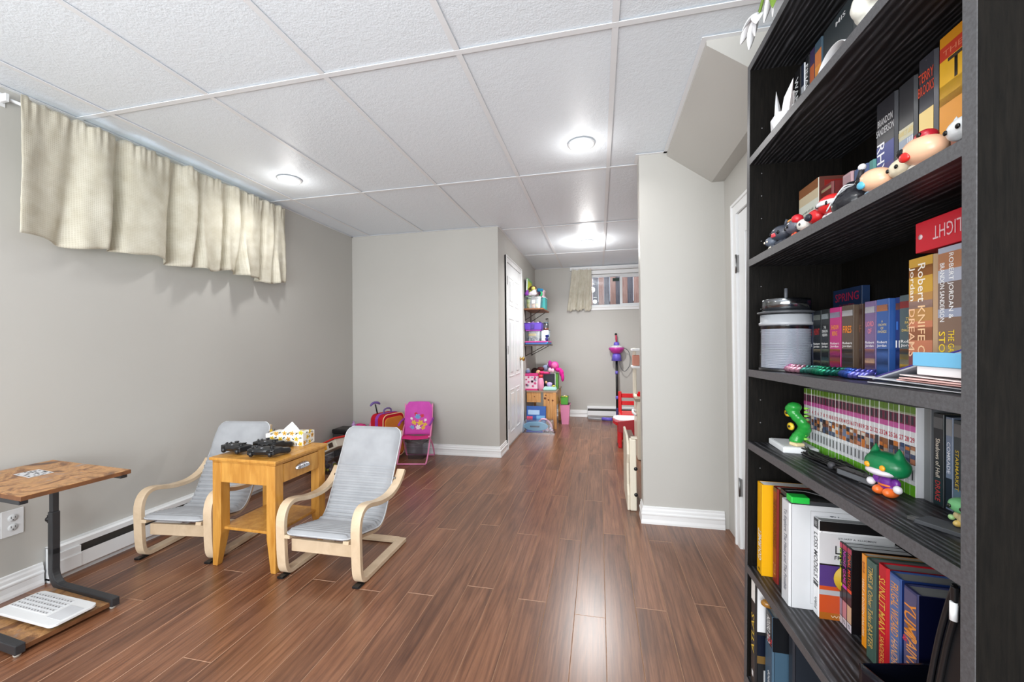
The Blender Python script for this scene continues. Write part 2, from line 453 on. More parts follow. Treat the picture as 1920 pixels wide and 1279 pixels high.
# ceiling
ceil = struct(MB().box(XL-.15, XR2+.1, Y0, YF+.1, CEIL+.03, CEIL+.08).build('ceiling', GRID), 'white suspended ceiling of textured panels in a metal grid')
cols = [XL] + [-1.1474+.61*i for i in (-2, -1, 0, 1, 2, 3)] + [XR2]
rows = [Y0] + [1.503+1.22*j for j in (-2, -1, 0, 1, 2, 3)] + [YF]
tm = {}
for i in range(len(cols)-1):
    for j in range(len(rows)-1):
        x0, x1, y0, y1 = cols[i], cols[i+1], rows[j], rows[j+1]
        if x1 <= XB-.1 and y0 > YB: continue
        if i == len(cols)-2 and y1 < 2.6: x1 = XR
        key = (round(x1-x0, 3), round(y1-y0, 3))
        if key not in tm:
            a, b = key[0]/2-.002, key[1]/2-.002
            q = MB().box(-a, a, -b, b, 0, .014).build('ceiling_tile', TILE); tm[key] = q.data; bpy.data.objects.remove(q)
        o = bpy.data.objects.new('ceiling_tile', tm[key]); C.objects.link(o); o.parent = ceil
        o.location = ((x0+x1)/2, (y0+y1)/2, CEIL+.006); o.rotation_euler = (rp.uniform(-.0022, .0022), rp.uniform(-.003, .003), 0)
gw = .012
for x in cols[1:-1]:
    MB().box(x-gw, x+gw, Y0, YF, CEIL, CEIL+.003).box(x-.002, x+.002, Y0, YF, CEIL+.003, CEIL+.03).build('grid_bar', GRID, ceil)
for y in rows[1:-1]:
    MB().box(XL, XR2, y-gw, y+gw, CEIL-.0006, CEIL+.0024).build('grid_bar', GRID, ceil)
# wall angle
def angle(x0, y0, x1, y1, nx, ny):
    w = .02; b = MB()
    xs = sorted((x0, x1, x0+nx*w, x1+nx*w)); ys = sorted((y0, y1, y0+ny*w, y1+ny*w))
    b.box(xs[0], xs[-1], ys[0], ys[-1], CEIL-.0012, CEIL+.001)
    e = .0015
    xs = sorted((x0, x1, x0+nx*e, x1+nx*e)); ys = sorted((y0, y1, y0+ny*e, y1+ny*e))
    b.box(xs[0], xs[-1], ys[0], ys[-1], CEIL-.0, CEIL+.02)
    b.build('wall_angle', GRID, ceil)
angle(XL, Y0, XL, YB, 1, 0); angle(XL, YB, XB, YB, 0, -1); angle(XB, YB, XB, YF, 1, 0); angle(XB, YF, XR2, YF, 0, -1)
angle(XC, YC, XC, YC+.11, -1, 0); angle(XC-.02, YC, .42, YC, 0, -1); angle(.42, 1.66, .42, YC, -1, 0); angle(.40, 1.66, XR, 1.66, 0, -1)
angle(XR, Y0, XR, 1.66, -1, 0)

# baseboards: stepped profile
def base(name, x0, y0, x1, y1, nx, ny, ext0=0, ext1=0, label=None):
    prof = [(0, 0), (.016, 0), (.016, .012), (.0125, .028), (.0125, .052), (.0155, .058), (.0155, .064), (.010, .070), (.010, .084), (.0065, .092), (.0065, .102), (0, .105)]
    b = MB(); d = Vector((x1-x0, y1-y0)); L = d.length; d.normalize()
    vs = []
    for e, s in ((0, 0), (1, L)):
        for p, z in prof:
            ex = (-p*ext0 if e == 0 else p*ext1)
            q = Vector((x0, y0)) + d*(s+ex) + Vector((nx, ny))*p
            vs.append((q.x, q.y, z))
    n = len(prof); fs = [tuple(range(n)), tuple(range(2*n-1, n-1, -1))]
    for i in range(n):
        j = (i+1) % n; fs.append((i, j, n+j, n+i))
    b.add(vs, fs)
    return struct(b.build(name, WHITE), label)
base('baseboard_left', XL, Y0, XL, 1.375, 1, 0, label='white moulded baseboard on the left wall in front of the heater')
base('baseboard_left_end', XL, 3.3, XL, YB, 1, 0)
base('baseboard_back', XL, YB, XB, YB, 0, -1, 0, 1, 'white moulded baseboard under the pale back wall')
base('baseboard_corridor', XB, YB, XB, 4.10, 1, 0, 1, 0, 'short white baseboard piece around the corner beside the corridor door')
base('baseboard_corridor_end', XB, 5.06, XB, YF, 1, 0)
base('baseboard_far', XB, YF, -.19, YF, 0, -1, label='white baseboard on the far wall left of its heater')
base('baseboard_closet', XC, YC, .715, YC, 0, -1, 1, 0, 'white moulded baseboard on the closet wall end')
base('baseboard_closet_side', XC, YC, XC, YC+.11, -1, 0, 1, 0)
base('baseboard_right', XR, Y0, XR, DY0-.07, -1, 0)

# right door (under-stair door) with casing
def casing(b, ax, pos, d, a0, a1, top, w=.062, t=.014):
    """casing boards around opening a0..a1 on plane ax=pos, projecting d (sign)"""
    def bx(p0, p1, z0, z1, tt):
        if ax == 'x': b.box(min(pos, pos+d*tt), max(pos, pos+d*tt), p0, p1, z0, z1)
        else: b.box(p0, p1, min(pos, pos+d*tt), max(pos, pos+d*tt), z0, z1)
    for e0, e1 in ((a0-w, a0), (a1, a1+w)):
        bx(e0, e1, 0, top+w, t)
    bx(a0, a1, top, top+w, t)
    # raised outer bead
    bx(a0-w, a0-w+.014, 0, top+w, t+.007); bx(a1+w-.014, a1+w, 0, top+w, t+.007); bx(a0-w+.014, a1+w-.014, top+w-.014, top+w, t+.007)
cs = MB(); casing(cs, 'x', XR, -1, DY0, DY1, DZ)
struct(cs.build('trim_2', WHITE), 'white door casing on the right wall beside the closet wall')
def door_leaf(name, ax, face, d, a0, a1, z0, z1, panels, parent=None):
    e = empty(name); th = .035
    b = MB()
    def bx(mb, p0, p1, q0, q1, t0, t1):
        lo, hi = sorted((face+d*t0, face+d*t1))
        if ax == 'x': mb.box(lo, hi, p0, p1, q0, q1)
        else: mb.box(p0, p1, lo, hi, q0, q1)
    bx(b, a0, a1, z0, z1, 0, -th)
    b.build('leaf', WHITE2, e, bevel=.002)
    for (p0, p1, q0, q1) in panels:
        m = MB(); w = .014
        A0, A1 = a0+(a1-a0)*p0, a0+(a1-a0)*p1; Q0, Q1 = z0+(z1-z0)*q0, z0+(z1-z0)*q1
        for r in ((A0, A0+w, Q0, Q1), (A1-w, A1, Q0, Q1), (A0+w, A1-w, Q0, Q0+w), (A0+w, A1-w, Q1-w, Q1)):
            bx(m, r[0], r[1], r[2], r[3], 0, .004)
        bx(m, A0+.05, A1-.05, Q0+.05, Q1-.05, 0, .005)
        m.build('raised_panel', WHITE2, e, bevel=.003)
    return e
d2 = door_leaf('door_2', 'x', XR-.002, -1, DY0+.004, DY1-.004, .012, DZ-.004, [(.12, .88, .06, .42), (.12, .88, .48, .94)])
struct(d2, 'white panelled under-stair door behind the bookcase')
for z in (1.53, .33):
    MB().box(XR-.012, XR-.001, DY1-.012, DY1+.012, z-.045, z+.045).tube([(XR-.014, DY1, z-.05), (XR-.014, DY1, z+.05)], .005, 8).build('hinge', STEEL, d2)
# corridor door on the left block
b0, b1, dz = 4.165, 4.925, 2.0
cs = MB(); casing(cs, 'x', XB, 1, b0, b1, dz)
struct(cs.build('trim_3', WHITE), 'white casing of the six-panel corridor door')
six = []
for (q0, q1) in ((.06, .30), (.37, .70), (.77, .93)):
    six += [(.13, .45, q0, q1), (.55, .87, q0, q1)]
d1 = door_leaf('door_1', 'x', XB+.006, 1, b0+.004, b1-.004, .02, dz-.004, six)
struct(d1, 'white six-panel corridor door with a brass knob')
kn = MB().lathe([(.0001, .062), (.018, .058), (.027, .045), (.024, .030), (.010, .022), (.010, .006), (.028, .004), (.028, 0)], (XB+.008, 4.86, .93), 16, R=Matrix.Rotation(PI/2, 3, 'Y'))
kn.build('door_handle', BRASS, d1)
for z in (1.8, 1.05, .25):
    MB().box(XB+.007, XB+.016, b0-.012, b0+.010, z-.045, z+.045).build('hinge', STEEL, d1)

# windows
def window(name, ax, pos, d, a0, a1, z0, z1, split, fr=.035):
    e = empty(name)
    def bx(mb, p0, p1, q0, q1, t0, t1):
        lo, hi = sorted((pos+d*t0, pos+d*t1))
        if ax == 'x': mb.box(lo, hi, p0, p1, q0, q1)
        else: mb.box(p0, p1, lo, hi, q0, q1)
    b = MB()
    bx(b, a0, a0+fr, z0, z1, .05, .11); bx(b, a1-fr, a1, z0, z1, .05, .11); bx(b, a0+fr, a1-fr, z0, z0+fr, .05, .11); bx(b, a0+fr, a1-fr, z1-fr, z1, .05, .11)
    b.build('window_frame', WHITE2, e, bevel=.002)
    b = MB()
    bx(b, split-.018, split+.018, z0+fr, z1-fr, .055, .09); bx(b, split+.018, a1-fr, z0+fr, z0+fr+.016, .06, .085); bx(b, split+.018, a1-fr, z1-fr-.016, z1-fr, .06, .085)
    b.build('sliding_sash', WHITE2, e, bevel=.0015)
    b = MB(); bx(b, a0+fr, split-.018, z0+fr, z1-fr, .094, .097); b.build('pane', GLASS, e)
    b = MB(); bx(b, split+.018, a1-fr, z0+fr+.016, z1-fr-.016, .07, .073); b.build('pane', GLASS, e)
    return e
w1 = window('window_1', 'x', XL, -1, WY0, WY1, WZ0, WZ1, 2.02)
struct(w1, 'white basement window behind the long beige curtain')
w2 = window('window_2', 'y', YF, 1, FX0, FX1, FZ0, FZ1, .335)
struct(w2, 'white sliding basement window in the far wall')
cs = MB()
for (p0, p1, q0, q1) in ((FX0-.055, FX0, FZ0-.05, FZ1+.055), (FX1, FX1+.055, FZ0-.05, FZ1+.055), (FX0, FX1, FZ1, FZ1+.055), (FX0, FX1, FZ0-.05, FZ0)):
    cs.box(p0, p1, YF-.016, YF, q0, q1)
cs.box(FX0-.03, FX1+.03, YF-.028, YF, FZ0-.012, FZ0+.002)
cs.build('window_casing', WHITE, w2, bevel=.002)
MB().box(.215, .31, YF+.0925, YF+.0935, 2.055, 2.105).build('window_sticker', flat((22, 52, 44)), w2)
struct(MB().box(-.42, XR2, YF-.05, YF, 2.222, 2.272).build('trim_4', WHITE, bevel=.003), 'white trim board above the far window')
# outside the far window: board fence and window well
fe = empty('board_fence', (0, 7.3, 0), label='weathered board fence seen through the far window', cat='fence')
rf = random.Random(5)
fm = [wood('pinkish_cedar', (150, 104, 90), (186, 140, 124), .8, (8, 8, 1), 4), wood('grey_weathered_board', (96, 88, 92), (130, 122, 128), .8, (8, 8, 1), 4)]
x = -1.0; i = 0
while x < 2.2:
    MB().box(x+.0008, x+.0992, -.02 + (.04 if i % 2 else 0), (.04 if i % 2 else 0), 1.2, 3.2).build('board', fm[i % 2], fe, bevel=.002); x += .1; i += 1
MB().box(-1.0, 2.2, .03, .06, 1.78, 1.86).build('rail', fm[1], fe)
MB().box(-1.4, 2.4, 6.4, 9.5, 1.45, 1.55).build('ground_outside', flat((112, 108, 106), .9)); tag(bpy.data.objects['ground_outside'], 'grey gravel ground outside the far window', None, None, 'structure')
tag(MB().lathe([(.0001, 0), (.17, .0), (.17, .16), (.15, .16), (.15, .02), (.0001, .02)], (.03, 6.9, 1.551), 20, sx=.9).build('window_well_planter', flat((70, 84, 104))), 'blue-grey tub standing outside the far window', 'tub')

# heaters
def heater(name, L, label, split=None):
    e = empty(name, label=label, cat='heater')
    b = MB()   # local: x along, y out (0 at wall .. .062), z up
    b.prism([(0, .02), (.004, .02), (.004, .165), (0, .165)], 'x', 0, L)
    b.prism([(.0, .168), (.036, .168), (.046, .160), (.046, .136), (.043, .136), (.043, .158), (.034, .163), (0, .163)], 'x', 0, L)
    b.build('back_cover', WHITE2, e)
    MB().prism([(.060, .104), (.062, .104), (.062, .035), (.045, .022), (.045, .025), (.060, .038)], 'x', .0, L).build('front_panel', WHITE2, e)
    MB().box(.010, L-.010, .006, .042, .03, .150).build('heating_element', mat('dark_fins', (58, 56, 54), .5), e)
    for a in (0, L-.006):
        MB().prism([(0, .01), (.058, .01), (.063, .03), (.063, .155), (.05, .166), (0, .166)], 'x', a, a+.006).build('end_cap', WHITE2, e, bevel=.001)
    if split:
        MB().box(.006, split, .03, .0605, .10, .137).box(.006, split, .0605, .0645, .036, .1).build('junction_cover', WHITE2, e, bevel=.001)
    MB().box(0, L, .0, .03, 0, .02).build('foot_rail', WHITE2, e)
    return e
h = heater('baseboard_heater', 1.9, 'long white baseboard heater along the left wall behind the chairs', .10); h.location = (XL, 1.385, 0); h.rotation_euler = (0, 0, PI/2); h.scale = (1, -1, 1)
h = heater('baseboard_heater', 1.3, 'white baseboard heater under the far window', .0); h.location = (-.185, YF, 0); h.scale = (1, -1, 1)

# outlet
e = empty('wall_outlet', (XL, 1.275, .333), label='white double socket outlet plate low on the left wall', cat='outlet')
MB().box(0, .006, -.036, .036, -.058, .058).build('cover_plate', WHITE2, e, bevel=.002)
for z in (.021, -.021):
    s = MB().lathe([(.016, 0), (.016, .0035), (.0001, .0035)], (.0055, 0, z), 18, R=Matrix.Rotation(PI/2, 3, 'Y')).build('socket', mat('socket_white', (222, 224, 226), .4), e)
    MB().box(.0088, .0094, -.0075, -.0055, z-.001, z+.008).box(.0088, .0094, .0055, .0075, z-.001, z+.007).lathe([(.0025, 0), (.0025, .0006), (.0001, .0006)], (.0088, 0, z-.008), 10, R=Matrix.Rotation(PI/2, 3, 'Y')).build('slot', BLACKP, s)

# ceiling downlights
lens = mat('lamp_lens', (255, 250, 240), .4, emit=9)
for i, (x, y, p) in enumerate(LAMPS):
    e = empty('ceiling_light', (x, y, CEIL), label=['round flush ceiling light over the left side near the curtain', 'round flush ceiling light over the middle of the floor', 'round flush ceiling light deep in the corridor', 'ceiling light in the near left of the room', 'ceiling light above the photographer'][i], cat='ceiling light')
    MB().lathe([(.078, .0), (.078, -.004), (.066, -.010), (.058, -.010), (.058, -.004)], (0, 0, 0), 32).build('trim_ring', WHITE2, e)
    MB().lathe([(.0575, -.004), (.05, -.0085), (.0001, -.0095)], (0, 0, 0), 32).build('lens', lens, e)
    d = bpy.data.lights.new('lamp', 'POINT'); d.energy = p*.34; d.shadow_soft_size = .05; d.color = (1, .98, .95)
    o = bpy.data.objects.new('lamp', d); C.objects.link(o); o.location = (x, y, CEIL-.12)
    d = bpy.data.lights.new('lamp_disc', 'AREA'); d.shape = 'DISK'; d.size = .11; d.energy = p*.95; d.color = (1, .99, .975); d.spread = math.radians(150)
    o = bpy.data.objects.new('lamp_disc', d); C.objects.link(o); o.location = (x, y, CEIL-.013)
# ------------------------------------------------------------------ curtains
def curtain(name, a0, a1, pos, ax, zt, zb, seed, label, folds, amp=.03, flare=0, rodlen=None, slits=()):
    e = empty(name, label=label, cat='curtain')
    r = random.Random(seed); ph = [r.uniform(0, 6.28) for _ in range(8)]
    NU, NV = 260 if a1-a0 > 1 else 90, 36
    L = a1-a0
    def fn(u, v):
        t = v   # 0 top .. 1 bottom
        big = 0
        for i, (p, w, s) in enumerate(folds):
            d = (u-p - (.035 if i % 2 else -.02)*t)/(w*.8)
            big += s*math.exp(-d*d)*(.35+.65*t)
        wav = math.sin(u*L*26+ph[0]+.8*math.sin(u*9))*.35+math.sin(u*L*43+ph[1])*.18*(1-t)
        gat = math.sin(u*L*190+ph[2]+2*math.sin(u*40))*.0045*max(0, 1-t*5.5)+math.sin(u*L*120+ph[3])*.003*max(0, 1-t*3)
        wr = .002*math.sin(u*60+t*35+ph[4])*math.sin(u*23-t*18)
        off = amp*(big+wav*(.25+.75*t))+gat+wr
        a = a0+L*u + flare*(1-t)*(1-u) + .006*math.sin(u*50+t*5)*t
        z = zt-(zt-zb)*t + (.006*math.sin(u*L*95)+.004*math.sin(u*L*61+1) if t < .01 else 0) + t*(.012*math.sin(u*17+ph[5])+.008*math.sin(u*41+ph[6]))
        return (pos+off, a, z) if ax == 'x' else (a, pos-off, z)
    m = MB(); m.grid(fn, NU, NV)
    c = m.build('fabric_panel', CURT, e, solid=.0015)
    return e, fn
lf = [(.13, .035, -1.1), (.19, .05, .9), (.255, .022, -1.6), (.34, .06, .7), (.44, .02, -1.3), (.50, .05, 1.2), (.53, .018, -1.4), (.60, .05, .5), (.655, .018, -1.5), (.70, .03, 1.5), (.735, .015, -1.2), (.80, .05, .3), (.865, .012, -1.4), (.90, .02, .5), (.935, .012, -.8), (.97, .02, .5)]
cu, fn = curtain('long_curtain', 1.257, 2.795, XL+.080, 'x', 2.238, 1.622, 4, 'long gathered beige curtain over the left basement window', lf, .050)
cu['label'] = 'long gathered beige curtain over the left basement window'
MB().tube([(XL+.030, 1.235, 2.222), (XL+.030, 2.80, 2.222)], .007, 10).build('rod', WHITE2, cu)
for y in (1.238, 2.80):
    MB().box(XL, XL+.045, y-.006, y+.006, 2.205, 2.24).box(XL, XL+.004, y-.014, y+.014, 2.19, 2.25).build('rod_bracket', WHITE2, cu, bevel=.001)
rf_ = [(.15, .08, .8), (.32, .05, -1.0), (.47, .06, 1.0), (.60, .04, -1.1), (.72, .05, .9), (.84, .05, -.8), (.95, .04, .7)]
cu, fn = curtain('short_curtain', -.464, -.10, YF-.05, 'y', 2.245, 1.615, 9, 'short beige curtain gathered at the left of the far window', rf_, .016, flare=.075)
MB().tube([(-.42, YF-.055, 2.236), (1.0, YF-.055, 2.236)], .006, 8).build('rod', WHITE2, cu)
for x in (-.41, .99):
    MB().box(x-.005, x+.005, YF-.062, YF-.05, 2.228, 2.245).build('rod_bracket', WHITE2, cu)

# ------------------------------------------------------------------ C-shaped side table with its shelf
st = empty('side_table', (-2.252, 1.19, 0), (0, 0, math.radians(-5)), 'low charcoal framed table with rustic brown top by the left wall', 'table')
HX, HY = .272, .160
MB().box(-HX, HX, -HY, HY, .5745, .5755+.0145).build('tabletop', [RUST], st, bevel=.001)
MB().box(-HX-.0005, HX+.0005, -HY-.0006, HY+.0006, .5735, .5885).build('edge_band', RUSTE, st)
for s in (-1, 1):
    MB().box(-.245, HX-.018, s*(HY-.014)-.012, s*(HY-.014)+.012, .556, .5735).build('support_bar', CHAR, st, bevel=.002)
    y = s*.138
    path = [( -.215, .20), (-.215, .12)] + arc(-.215+.075, .017+.075+.012, .075, 180, 270, 7) + [(.0, .029), (.215, .029)]
    MB().strip([(a, b) for a, b in path], y-.014, y+.014, .034, ax='y').build('base_leg', CHAR, st, bevel=.003)
    MB().box(-.232, -.198, y-.014, y+.014, .17, .365).build('lower_post', CHAR, st, bevel=.003)
    MB().box(-.229, -.201, y-.011, y+.011, .365, .5735).build('upper_post', CHAR, st, bevel=.002)
    MB().lathe([(.0001, 0), (.004, 0), (.004, .012), (.010, .014), (.0135, .022), (.010, .03), (.0001, .031)], (-.232, y, .325), 12, R=Matrix.Rotation(-PI/2, 3, 'Y')).obox((-.257, y, .325), (.008, .008, .036)).build('thumb_screw', BLACKP, st, bevel=.001)
    for x in (-.19, .195):
        MB().lathe([(.009, 0), (.011, .006), (.011, .012)], (x, y, 0), 12).build('foot', mat('clear_rubber', (190, 186, 178), .4), st)
MB().box(-.205, .20, -.124, .124, .014, .030).build('lower_shelf', [RUST], st, bevel=.0008)
MB().box(.2002, .2012, -.124, .124, .0135, .0305).build('edge_band', RUSTE, st)
# keyboard lying on the table base
kb = empty('keyboard', (-2.215, 1.192, .0468), (0, 0, math.radians(-3)), 'slim white keyboard lying on the low shelf of the side table', 'keyboard')
out = []
for cx, cy, a in ((.155, .05, 0), (-.155, .05, 90), (-.155, -.05, 180), (.155, -.05, 270)): out += arc(cx, cy, .022, a, a+90, 5)
MB().prism(out, 'z', 0, .010).build('case', [WHITE2], kb, bevel=.0015)
KEY = mat('keycap_white', (216, 217, 220), .5); KG = mat('keycap_legend_grey', (96, 96, 100), .6)
kmesh = MB().box(-.0075, .0075, -.0065, .0065, 0, .0022).box(-.0035, .0035, -.0022, .0022, .0022, .0024, 1).build('key', [KEY, KG]); km = kmesh.data; bpy.data.objects.remove(kmesh)
for rr in range(5):
    for cc in range(13):
        o = bpy.data.objects.new('key', km); C.objects.link(o); o.parent = kb; o.location = (-.158+cc*.0178+.003*(rr % 2), .047-rr*.0182, .010)
MB().box(.082, .165, -.04, .034, .010, .0108).build('number_pad', mat('pad_white', (208, 210, 214), .5), kb, bevel=.001)
MB().box(-.172, .172, -.068, .068, -.002, .0).build('dark_base', CHAR, kb, bevel=.001)
# printed card on the table top
cd = empty('printed_card', (-2.312, 1.205, .5895+.0008), (0, 0, math.radians(-8)), 'small black and white patterned card on the rustic tabletop', 'card')
MB().box(-.062, .062, -.036, .036, 0, .001).build('card', flat((200, 200, 202)), cd)
m = MB(); rq = random.Random(2)
for a in range(11):
    for b in range(6):
        if rq.random() < .5: m.obox((-.053+a*.0106, -.028+b*.0112, .0013), (.009, .006, .0003), (0, 0, rq.uniform(-.6, .6)))
m.build('print', flat((40, 40, 44)), cd)

# ------------------------------------------------------------------ children's bentwood easy chairs
def kids_chair(loc, rz, label):
    e = empty('childrens_armchair', loc, (0, 0, rz), label, 'chair', "children's bentwood armchairs")
    # local: x across, y back, z up ; front feet at y=0
    th = .021
    pts = [(.425, .408), (.395, .372), (.345, .336), (.27, .316), (.17, .322), (.09, .342), (.045, .345), (.012, .325), (-.006, .275), (-.006, .19), (-.002, .10), (.006, .045), (.028, .018), (.075, .0135), (.2, .0135), (.43, .0135)]
    path = [tuple(p) for p in smoothp(pts, 5)]
    for s in (-1, 1):
        xa, xb = sorted((s*.225, s*.178))
        MB().strip(path, xa, xb, th).build('side_frame', BIRCH, e, bevel=.002)
        MB().box(xa+.004, xb-.004, -.016, .028, 0, .004).box(xa+.008, xb-.008, -.020, .008, .0, .010).build('rubber_foot', BLACKP, e, bevel=.001)
    MB().box(-.178, .178, .398, .443, .003, .021).build('rear_rail', BIRCH, e, bevel=.003)
    MB().box(-.178, .178, .028, .046, .112, .172).build('front_rail', BIRCH, e, bevel=.003)
    prof = [(-.03, .222), (.03, .214), (.12, .196), (.20, .178), (.245, .180), (.285, .215), (.325, .29), (.385, .415), (.44, .53), (.486, .632)]
    # cushion surface profile
    P = smoothp(prof, 8); S = [0]
    for i in range(1, len(P)): S.append(S[-1]+(P[i]-P[i-1]).length)
    Lt = S[-1]
    def at(s):
        s = min(max(s, 0), 1)*Lt
        for i in range(1, len(P)):
            if S[i] >= s-1e-9:
                f = (s-S[i-1])/max(1e-9, S[i]-S[i-1]); p = P[i-1].lerp(P[i], f); d = (P[i]-P[i-1]).normalized()
                return p, Vector((-d.y, d.x))
        return P[-1], Vector((-1, 0))
    # bent seat rails under the cushion
    low = []
    for i in range(31):
        p, n = at(i/30*.97+.01); low.append(tuple(p-n*.016))
    for s in (-1, 1):
        xa, xb = sorted((s*.172, s*.142)); MB().strip(low, xa, xb, .016).build('seat_rail', BIRCH, e, bevel=.0015)
    for f in (.30, .62, .93):
        p, n = at(f); q = p-n*.028; MB().tube([(-.142, q.x, q.y), (.142, q.x, q.y)], .008, 8).build('cross_slat', BIRCH, e)
    for s in (-1, 1):
        [MB().tube([(s*.168, a, b), (s*.190, a, b)], .006, 8).build('bolt', STEEL, e) for a, b in ((.375, .375), (.02, .19))]
    W = .178; Rc = .055
    NU, NV = 150, 20
    def half(s):
        d = min(s, 1-s)*Lt
        return W if d > Rc else W-Rc+math.sqrt(max(0, Rc*Rc-(Rc-d)**2))
    def top(u, v, side):
        p, n = at(u); w = half(u); x = (v*2-1)*w
        ed = min(1, (W-abs((v*2-1)*W))/.022)*min(1, min(u, 1-u)*Lt/.02); ed = math.sqrt(max(0, ed))
        h = .013*ed
        if side > 0:
            if u < .72: 
                q = abs(math.sin(PI*(u*Lt)/.0262)); h += (.0165*q**.6)*ed*(1 if u > .30 else .45)
            else:
                h += .018*ed*(math.sin(PI*(u-.72)/.28))**.5 + .0015*math.sin(x*60+u*30)*math.sin(u*70)*ed
        return (x, (p+n*h*side).x, (p+n*h*side).y)
    m = MB(); m.grid(lambda u, v: top(u, v, 1), NU, NV); m.grid(lambda u, v: top(u, v, -1), NU, NV)
    m.build('cushion', CUSH, e)
    ring = []
    for i in range(61):
        u = .004+.992*i/60; p, n = at(u); ring.append((half(u), p.x, p.y))
    ringb = [(-a, b, c) for a, b, c in reversed(ring)]
    MB().tube(ring+ringb, .0032, 6, closed=True).build('piping', PIPE, e)
    return e
kids_chair((-1.302, 1.652, 0), 0, 'light grey cushioned birch chair right of the yellow wood table')
kids_chair((-2.178, 1.668, 0), math.radians(6), 'light grey cushioned birch chair between the wall and the wood table')

# ------------------------------------------------------------------ small honey pine table
wt = empty('end_table', (-1.742, 1.842, 0), (0, 0, math.radians(-1)), 'small honey coloured wooden table with one drawer between the two chairs', 'table')
X2, Y2 = .203, .188
MB().box(-X2, X2, -Y2, Y2, .535, .5505).build('tabletop', HONEY, wt, bevel=.004, seg=3)
MB().box(-X2+.010, X2-.010, -Y2+.010, Y2-.010, .524, .5355).build('top_moulding', HONEY, wt, bevel=.004, seg=2)
MB().box(-.150, .150, -.135, .135, .5503, .5511).build('top_inlay', HONEY, wt)
for sx in (-1, 1):
    for sy in (-1, 1):
        cx, cy, w = sx*(X2-.038), sy*(Y2-.036), .026
        def tp(z, a, b): return [(cx-sx*w if q else cx+sx*w, 0) for q in (0, 1)]
        vs = []
        for z, k in ((.524, 1), (.165, 1), (0, .55)):
            xo, yo = cx+sx*w, cy+sy*w; xi, yi = xo-sx*2*w*k, yo-sy*2*w*k
            vs += [(xi, yi, z), (xo, yi, z), (xo, yo, z), (xi, yo, z)]
        fs = [(0, 1, 2, 3), (11, 10, 9, 8)]
        for q in (0, 4):
            for a in range(4): fs.append((q+a, q+(a+1) % 4, q+4+(a+1) % 4, q+4+a))
        MB().add(vs, fs).build('leg', HONEY, wt, bevel=.0025)
MB().box(-.14, .14, -Y2+.014, -Y2+.030, .425, .524).build('apron', HONEY, wt, bevel=.001)
MB().box(-.14, .14, Y2-.030, Y2-.014, .425, .524).build('apron', HONEY, wt, bevel=.001)
MB().box(-X2+.014, -X2+.030, -.126, .126, .425, .524).build('apron', HONEY, wt, bevel=.001)
dr = MB().box(X2-.030, X2-.0125, -.1235, .1235, .428, .520).build('drawer', HONEY, wt, bevel=.002)
# cup pull: ribbed shell
def shell(u, v):
    a = PI*u; yy = -.047*math.cos(a); r = .020+.004*0
    prof = math.sin(a)**.6
    ph = PI/2*v
    rib = 1+.10*abs(math.sin(9*a))
    return (X2-.0125+.021*prof*math.sin(ph)*rib*1.0, yy, .470+.026*prof*math.cos(ph)*rib)
m = MB().grid(shell, 40, 10)
m.build('drawer_pull', CHROME, dr, solid=.0015)
MB().box(-X2+.035, X2-.035, -Y2+.03, Y2-.03, .178, .192).build('lower_shelf', HONEY, wt, bevel=.003)
# game controllers
PADM = mat('controller_black', (30, 31, 34), .32, spec=.5)
def pad(loc, rz, label):
    e = empty('game_controller', loc, (0, 0, rz), label, 'controller', 'black game controllers on the wood table'); e.scale = (1.15, 1.15, 1.15)
    m = MB()
    m.obox((0, .006, .027), (.098, .054, .026)).ball((0, .004, .030), (.062, .038, .016), 20)
    for s in (-1, 1):
        m.obox((s*.046, .004, .026), (.040, .056, .027), (0, 0, s*.15))
        m.obox((s*.059, -.030, .020), (.031, .060, .024), (.16, 0, s*.30))
        m.ball((s*.067, -.055, .014), (.015, .018, .0125), 14)
    remesh(m, 'shell', [PADM], e, .0028, 9)
    for x, y in ((-.038, .008), (.020, -.012)):
        MB().lathe([(.010, .039), (.008, .042), (.006, .045), (.0095, .046), (.0098, .049), (.007, .0495), (.0001, .048)], (x, y, 0), 16).build('thumbstick', BLACKP, e)
    for i, (dx, dy) in enumerate(((0, .011), (0, -.011), (.011, 0), (-.011, 0))):
        MB().lathe([(.0042, 0), (.0042, .004), (.003, .005), (.0001, .0052)], (.042+dx, .010+dy, .0425), 12).build('button', [flat((40, 42, 46), .25)], e)
    MB().box(-.029, -.023, -.024, -.004, .041, .045).box(-.036, -.016, -.017, -.011, .041, .045).build('direction_pad', BLACKP, e, bevel=.001)
    MB().lathe([(.008, .042), (.007, .0438), (.0001, .044)], (0, .020, 0), 16).build('centre_button', flat((150, 152, 156), .3), e)
    for s in (-1, 1):
        MB().ball((s*.042, .029, .031), (.022, .009, .007), 14).build('bumper', [mat('controller_gloss', (16, 16, 18), .12)], e)
        MB().ball((s*.044, .031, .017), (.010, .011, .012), 12).build('trigger', PADM, e)
    return e
pad((-1.872, 1.752, .5512), math.radians(172), 'black game controller on the table nearest the left chair')
pad((-1.668, 1.722, .5512), math.radians(188), 'black game controller at the near right corner of the wood table')
pad((-1.765, 1.848, .5512), math.radians(178), 'black game controller behind the other two in front of the tissues')
